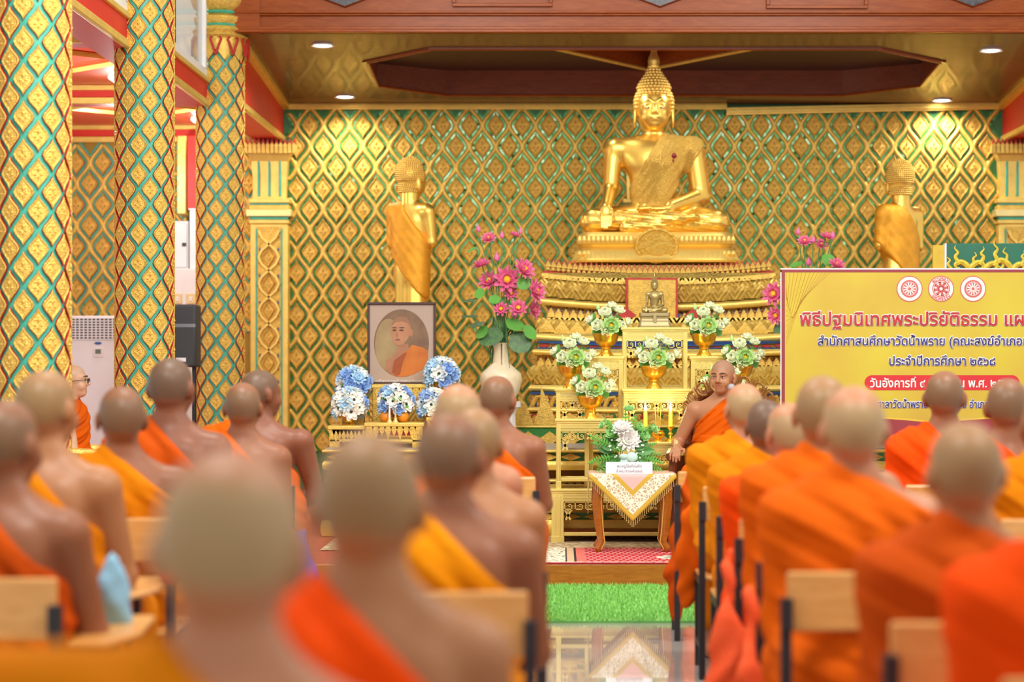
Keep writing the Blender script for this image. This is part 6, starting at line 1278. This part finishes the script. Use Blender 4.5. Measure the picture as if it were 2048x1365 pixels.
# tablet chair of the audience
def chair_parts():
    P_ = {}
    post = lambda x: MB().box(x - .014, x + .014, -.225, -.195, 0, .78).box(x - .016, x + .016, -.235, -.225, .70, .78)
    P_['back_post'] = [mesh_of(post(-.205), M_BLACK, 0), mesh_of(post(.205), M_BLACK, 0)]
    P_['front_leg'] = [mesh_of(MB().box(x - .013, x + .013, .2, .226, 0, .44), M_BLACK, 0) for x in (-.195, .195)]
    P_['side_rail'] = [mesh_of(MB().box(x - .012, x + .012, -.2, .2, .405, .43), M_BLACK, 0) for x in (-.2, .2)]
    P_['lower_rail'] = [mesh_of(MB().box(x - .01, x + .01, -.2, .2, .12, .14), M_BLACK, 0) for x in (-.2, .2)]
    P_['seat'] = [mesh_of(MB().box(-.21, .21, -.19, .23, .43, .45), M_WOODC, 0)]
    P_['back_plank'] = [mesh_of(MB().box(-.2, .2, -.192, -.172, .69, .845), M_WOODC, 0)]
    P_['tablet_arm'] = [mesh_of(MB().add([(p[0], p[1], z) for z in (.66, .678) for p in ((.2, -.1), (.3, -.1), (.34, .1), (.3, .42), (.05, .42), (.02, .3), (.2, .12))], [(6, 5, 4, 3, 2, 1, 0), (7, 8, 9, 10, 11, 12, 13)] + [(i, (i + 1) % 7, (i + 1) % 7 + 7, i + 7) for i in range(7)]), M_WOODC, 0)]
    P_['arm_support'] = [mesh_of(MB().tube([(.215, -.1, .43), (.24, -.05, .55), (.25, .0, .66)], .012, 6), M_BLACK, 40), mesh_of(MB().tube([(.2, .2, .43), (.24, .22, .6), (.24, .2, .66)], .012, 6), M_BLACK, 40)]
    return P_
CP = chair_parts()
def chair(label, X, y, rz=0, tablet=True, k=1.):
    t = thing('lecture_chair', label, 'chair', (X, y, 0), rz, 'wooden lecture chairs of the audience')
    for nm, ms in CP.items():
        if not tablet and nm in ('tablet_arm', 'arm_support'): continue
        for me in ms:
            c = pobj(nm, me, t)
            if nm in ('seat', 'back_plank', 'tablet_arm'): b = c.modifiers.new('bevel', 'BEVEL'); b.width = .008; b.segments = 2; b.limit_method = 'ANGLE'
def person(label, X, d, ztop, var, skin, robe, rz=0., chairlab=None, sx=1., mesh=None, base=0., tablet=False):
    k = (ztop - base) / 1.272; y = d - .02 * k
    t = thing('person', label, 'person', (X, y, base), rz, 'seated monks' if chairlab else None); bm_, rm_ = mesh or VAR[var]
    b = pobj('body', bm_, t, scale=(k * sx, k, k)); b.material_slots[0].link = 'OBJECT'; b.material_slots[0].material = SK[skin]
    r = pobj('robe', rm_, t, scale=(k * sx, k, k)); r.material_slots[0].link = 'OBJECT'; r.material_slots[0].material = RB[robe]
    if chairlab: chair(chairlab, X, y, rz * .4, tablet)
    return t
def at(x, d): return PX(x, d)
# left block, aisle column (nearest first)
PPL = [
 ('seated monk nearest the camera, pale shaved head and marigold robe, strongly blurred', 463, 2.27, 893, 5, 'pink', 'marigold', 0, 'lecture chair of the nearest monk at the bottom left'),
 ('seated monk second from the camera with a neon orange robe on the left shoulder', 739, 3.05, 862, 0, 'tan', 'neon', 0, 'lecture chair under the second nearest monk with neon robe'),
 ('seated monk with a golden yellow robe and bare right shoulder, third along the aisle', 897, 4.9, 826, 1, 'brown', 'saffron', 0, 'lecture chair under the monk in the golden yellow robe'),
 ('seated monk half hidden behind the golden yellow robe, along the aisle', 950, 6.0, 815, 0, 'tan', 'orange', 0, 'lecture chair half hidden behind the golden yellow robe'),
 ('seated monk with reddish shaved head before the right blue bouquet', 917, 7.0, 768, 0, 'pink', 'orange', 0, 'lecture chair of the monk before the right blue bouquet'),
 ('seated monk farthest along the left aisle, below the pink lotus vase', 993, 9.7, 752, 1, 'brown', 'orange', -.1, 'lecture chair farthest along the left aisle'),
 ('seated monk at the left edge in a rust robe holding a blue cloth', 8, 5.2, 800, 1, 'brown', 'rust', -.1, 'lecture chair at the left edge under the rust robed monk'),
 ('seated monk before the nearest column with a marigold robe', 90, 6.2, 740, 1, 'tan', 'marigold', -.1, 'lecture chair before the nearest column'),
 ('seated monk with reddish bald crown and orange robe, before the air conditioner', 246, 7.15, 773, 2, 'brown', 'marigold', .1, 'lecture chair before the air conditioner'),
 ('tall seated monk with dark cropped hair and protruding ears before the middle column', 341, 8.3, 716, 1, 'dark', 'rust', 0, 'lecture chair before the middle column'),
 ('seated monk with grey cropped hair and bright orange robe before the far column', 486, 9.1, 765, 0, 'brown', 'orange', 0, 'lecture chair before the far column'),
 ('stout seated monk turned to the right, bare freckled shoulder, before the pilaster', 516, 10.1, 740, 4, 'dark', 'orange', 0, 'lecture chair before the pilaster'),
 ('seated monk with grey hair and marigold robe just before the speaker', 1488, 8.95, 767, 2, 'pink', 'marigold', 0, 'lecture chair of the monk just before the speaker'),
 ('seated monk with dark cropped hair second in the right aisle row', 1531, 8.1, 800, 3, 'dark', 'marigold', 0, 'lecture chair second in the right aisle row'),
 ('seated monk with bald pink crown and neon orange robe, third in the right aisle row', 1578, 7.1, 806, 2, 'pink', 'neon', .05, 'lecture chair third in the right aisle row'),
 ('seated monk with tall grey head fourth in the right aisle row', 1643, 6.25, 752, 3, 'tan', 'orange', -.1, 'lecture chair fourth in the right aisle row'),
 ('seated monk with pale head and broad orange robed back, middle of the right block', 1705, 5.35, 772, 3, 'pink', 'orange', 0, 'lecture chair with a light plank under the broad orange back'),
 ('seated monk with a rust robe and blurred round head at the right', 1928, 4.35, 843, 3, 'tan', 'rust', .05, 'lecture chair under the rust robed monk at the right'),
 ('seated monk at the lower right corner, only a neon orange shoulder showing', 2165, 3.6, 815, 2, 'brown', 'neon', .1, 'lecture chair in the lower right corner'),
 ('seated monk in bright orange before the banner, left of two', 1887, 9.05, 742, 1, 'brown', 'neon', -.1, 'lecture chair before the banner, left of two'),
 ('seated monk before the banner at the right, with an orange robe', 2013, 8.1, 757, 1, 'brown', 'neon', 0, 'lecture chair before the banner, right of two'),
 ('seated monk cut by the right edge in a marigold robe', 2088, 7.1, 785, 2, 'brown', 'marigold', 0, 'lecture chair at the right edge under the marigold robe')]
for lab, x, d, yt, var, sk, rb, rz, cl_ in PPL:
    person(lab, at(x, d), d, PZ(yt, d), var, sk, rb, rz, cl_, tablet=('before the nearest column' in cl_ or 'left edge' in cl_))
chair('empty lecture chair at the front of the right aisle row, beside the tea table', .79, 10.15, 0, False)
# the speaker in a carved armchair
SD = 13.45; SX = PX(1447, SD)
sp_mesh = monk_mesh(h=.0062, face=1, fat=1.18, sw=.205, yaw=-.12, pitch=-.03, eR=(.32, -.02, .70), wR=(.275, .2, .685), fR=(-.05, 1, -.35), curl=.75, eL=(-.28, .12, .72), wL=(-.16, .24, .86), fL=(.5, .4, .7), curlL=1.2, slope=(.25, .77), neckx=-.06, sash=1)
SPK = person('seated monk speaker facing the audience, bare right arm, orange robe, microphone at his mouth', SX, SD, PZ(720, SD), 0, 'face', 'orange', PI - .28, mesh=sp_mesh, base=PLZ)
ks = (PZ(720, SD) - PLZ) / 1.272
def eyes(t, k, yaw, pitch, glasses=False):
    R_ = Matrix.Translation((0, 0, 1.07)) @ Matrix.Rotation(yaw, 4, 'Z') @ Matrix.Rotation(pitch, 4, 'X') @ Matrix.Translation((0, 0, -1.07))
    def put(nm, mb, m, par=t): mb.v = [tuple((R_ @ Vector(p)) * k) for p in mb.v]; return obj(nm, mb, m, par, world=False)
    for s_ in (-1, 1):
        e = put('eye', MB().blob((s_ * .031, .1045, 1.157), (.0125, .0105, .0062), 12, 8), M_EYEW); put('iris', MB().blob((s_ * .031, .112, 1.157), (.0052, .004, .0055), 10, 6), M_EYED, e)
        put('eyelid', MB().tube([(s_ * .017, .114, 1.160), (s_ * .031, .1165, 1.1645), (s_ * .046, .109, 1.160)], .0026, 5), mat('eyelid', '5a3828', .5, 0)); put('eyebrow', MB().tube([(s_ * .012, .1225, 1.181), (s_ * .03, .119, 1.187), (s_ * .054, .102, 1.181)], [.004, .0045, .002], 5), mat('eyebrow', '5d4638', .8, 0))
    if glasses:
        g = MB()
        for s_ in (-1, 1):
            c_ = [(s_ * .034 + .024 * math.cos(a), .131, 1.153 + .017 * math.sin(a)) for a in [2 * PI * q / 16 for q in range(17)]]; g.tube(c_, .0026, 5); g.tube([(s_ * .058, .13, 1.158), (s_ * .083, .06, 1.158), (s_ * .084, .0, 1.15)], .0026, 5)
        g.tube([(-.011, .131, 1.156), (0, .134, 1.159), (.011, .131, 1.156)], .0026, 5); put('glasses', g, M_BLACK)
eyes(SPK, ks, -.12, -.03)
# microphone held at the mouth
mic = thing('microphone', 'handheld microphone with silver mesh head at the speaker mouth', 'microphone', (PX(1462, SD - .2), SD - .23, PZ(775, SD - .2))); 
o = obj('mesh_head', MB().blob((0, 0, 0), .026, 14, 10), mat('mic_mesh', 'b9b6bd', .35, .6, bump=.5, bs=400), mic, world=False); obj('handle', MB().tube([(.012, .004, -.015), (.075, .02, -.13)], [.017, .012], 12), M_BLACK, mic, world=False); obj('pink_ring', MB().lathe([(.0235, -.006), (.0275, 0), (.0235, .006)], 20).rot(Matrix.Rotation(-.5, 3, 'Y')), mat('mic_ring', 'e2727a', .4, 0), mic, world=False).location = (.008, .002, -.012)
# carved armchair
AXc, AY = SX, SD; rz_ = PI - .28
def armchair(label, X, y, rz, carve=True, mw=M_WOODB, mc=M_WOODB):
    t = thing('carved_armchair', label, 'armchair', (X, y, PLZ), rz)
    obj('seat', MB().box(-.29, .29, -.24, .3, .36, .44), mc, t, world=False, bevel=.02)
    back = []
    n = 20
    for k in range(n + 1): a = PI * k / n; back.append((.3 * math.cos(a), .84 + .24 * math.sin(a) ** .8))
    mb = MB().prism([(-.3, .42), (.3, .42)] + back, -.32, -.27); obj('back_panel', mb, mc, t, world=False, bevel=.008)
    rim = MB().tube([(.3, -.265, .44)] + [(x, -.265, z) for x, z in back] + [(-.3, -.265, .44)], .03, 8); obj('back_frame', rim, mw, t, world=False)
    if carve:
        cr = MB()
        def scroll(bx, bz, a0, r, sg, turns=1.4, n=14):
            pts = []; rs = []
            for i in range(n + 1):
                f = i / n; rr = r * (1 - .78 * f); an = a0 + sg * 2 * PI * turns * f; pts.append((bx + rr * math.cos(an), -.235 - .012 * f, bz + rr * math.sin(an))); rs.append(.011 * (1 - .45 * f))
            cr.tube(pts, rs, 6)
        for s_ in (-1, 1):
            for q, (ao, rr) in enumerate(((.28, .06), (.62, .055), (.93, .045), (1.2, .038), (1.42, .03))):
                a = PI / 2 + s_ * ao; bx, bz = .3 * math.cos(a), .84 + .24 * max(0, math.sin(a)) ** .8
                scroll(bx + rr * .5 * math.cos(a), bz + rr * .55 * math.sin(a) + .01, a + PI, rr, -s_)
                for k2 in range(3):
                    a2 = a - s_ * (.06 + .07 * k2); b2x, b2z = .3 * math.cos(a2), .84 + .24 * max(0, math.sin(a2)) ** .8
                    cr.tube([(b2x, -.245, b2z), (b2x * 1.1 + s_ * .005, -.24, b2z + rr * .8), (b2x * 1.1 - s_ * .02, -.24, b2z + rr * 1.5)], [.012, .013, .004], 5)
            cr.tube([(s_ * .25, -.262, .55), (s_ * .24, -.262, .75), (s_ * .26, -.262, .86), (s_ * .22, -.262, .9), (s_ * .2, -.262, .86), (s_ * .225, -.262, .84)], .008, 5)
        cr.blob((0, -.25, 1.13), (.05, .03, .05), 10, 7)
        obj('carved_crest', cr, mat('carved_gilt', '97682c', .4, .35, var=.2, vs=20), t, world=False)
    for s_ in (-1, 1):
        obj('armrest', MB().tube([(s_ * .29, -.27, .68), (s_ * .31, -.05, .675), (s_ * .31, .2, .655), (s_ * .31, .27, .63), (s_ * .31, .265, .6)], [.026, .03, .034, .03, .02], 8), mw, t, world=False)
        obj('arm_post', MB().tube([(s_ * .3, .2, .42), (s_ * .3, .23, .52), (s_ * .3, .22, .64)], [.024, .03, .024], 8), mw, t, world=False)
        obj('side_panel', MB().box(s_ * .3 - .012, s_ * .3 + .012, -.25, .2, .42, .62), mw, t, world=False, bevel=.004)
        for yy in (-.27, .26): obj('leg', MB().tube([(s_ * .26, yy, .4), (s_ * .275, yy, .2), (s_ * .26, yy, .02), (s_ * .265, yy, 0)], [.035, .032, .022, .026], 8), mw, t, world=False)
    obj('seat_rail', MB().box(-.28, .28, .26, .3, .28, .37), mw, t, world=False, bevel=.008); return t
armchair('carved brown wooden armchair with gilt scrolled crest behind the speaker', SX, SD, rz_)
# the elder at the left
ED = 13.3; EX = PX(141, ED); el_mesh = monk_mesh(h=.0065, face=1, fat=1.1, pitch=.05, neckx=.02, slope=(.24, .92), eR=(.25, .06, .64), wR=(.16, .3, .57), ears=1.1)
EL = person('elderly monk with black glasses seated in profile behind the nearest column, orange robe', EX, ED, PZ(729, ED), 0, 'light', 'orange', -PI / 2 + .1, mesh=el_mesh, base=PLZ); eyes(EL, (PZ(729, ED) - PLZ) / 1.272, 0, .05, True)
armchair('gilded armchair with cream upholstery under the elderly monk with glasses', EX, ED, -PI / 2 + .1, False, M_GOLDY, mat('cream_upholstery', 'e6d9a8', .8, 0, bump=.2, bs=120))
# ------------------------------------------------------------------ bags and cloths
def cloth_blob(name, label, cat, segs, m, h=.014, amp=.008, flat=(1, 1, 1), group=None):
    a = np.array([s_[0] for s_ in segs] + [s_[1] for s_ in segs]); r = max(max(s_[2], s_[3]) for s_ in segs); lo = a.min(0) - r - .03; hi = a.max(0) + r + .03; c0 = a.mean(0)
    def fn(P):
        d = None
        for p, q, ra, rb_ in segs: e = cap(P, p, q, ra, rb_); d = e if d is None else smin(d, e, .04)
        return d + amp * np.sin(P[:, 0] * 55 + 6 * np.sin(P[:, 2] * 9)) + amp * .6 * np.sin(P[:, 1] * 70 + P[:, 2] * 14)
    v, q = sdf_mesh(fn, lo, hi, h); base = Vector((c0[0], c0[1], float(v[:, 2].min()))); me = np_mesh(name, v - np.array(base), q, m)
    o = bpy.data.objects.new(name, me); COL.objects.link(o); o.location = base; return tag(o, label, cat, group)
# robe tails over the aisle side of the front chairs
X_ = .56
cloth_blob('hanging_cloth', 'orange robe cloth hanging over the empty front chair at the aisle', 'cloth', [((.66, 9.98, .8), (.64, 10.0, .55), .045, .07), ((.64, 10.0, .55), (.585, 9.98, .34), .07, .055), ((.585, 9.98, .34), (.59, 9.98, .12), .05, .03), ((.64, 10.0, .5), (.7, 10.05, .3), .07, .05)], RB['rust'])
cloth_blob('hanging_cloth', 'orange robe cloth draped beside the monk just before the speaker', 'cloth', [((.6, 9.1, .7), (.6, 9.15, .5), .04, .06), ((.6, 9.15, .5), (.58, 9.2, .3), .06, .04)], RB['orange'])
cloth_blob('shoulder_bag', 'salmon orange cloth bag hanging on the third right aisle chair', 'bag', [((.57, 6.74, .74), (.57, 6.72, .5), .014, .03), ((.57, 6.72, .5), (.56, 6.7, .13), .04, .1), ((.57, 6.72, .45), (.62, 6.75, .13), .04, .09)], M_BAGO)
cloth_blob('shoulder_bag', 'salmon orange cloth bag hanging on the fourth right aisle chair, near the floor', 'bag', [((.57, 5.95, .72), (.57, 5.92, .45), .014, .03), ((.57, 5.92, .45), (.58, 5.9, .14), .035, .08)], M_BAGO)
cloth_blob('hanging_cloth', 'saffron yellow robe tail hanging into the aisle on the left side', 'cloth', [((-.14, 6.8, .8), (-.11, 6.85, .6), .04, .05), ((-.11, 6.85, .6), (-.085, 6.85, .5), .05, .025)], RB['saffron'])
cloth_blob('folded_cloth', 'light blue folded cloth held at the arm of the left edge monk', 'cloth', [((-1.215, 5.38, .87), (-1.2, 5.42, .68), .01, .03), ((-1.22, 5.36, .8), (-1.235, 5.42, .69), .012, .028), ((-1.215, 5.38, .84), (-1.18, 5.4, .76), .01, .02)], mat('cloth_blue', '8fc3dd', .8, 0, var=.1, vs=20))
cloth_blob('folded_cloth', 'red orange folded cloth lying on the tablet of the chair before the nearest column', 'cloth', [((-1.26, 6.42, .7), (-1.12, 6.5, .7), .028, .026), ((-1.2, 6.38, .70), (-1.14, 6.46, .71), .03, .026)], RB['neon'])
cloth_blob('shoulder_bag', 'purple cloth bag hanging beside the stout monk', 'bag', [((-1.16, 8.95, .62), (-1.15, 8.95, .42), .03, .06)], mat('bag_purple', '6a4f9a', .8, 0, var=.15, vs=20))
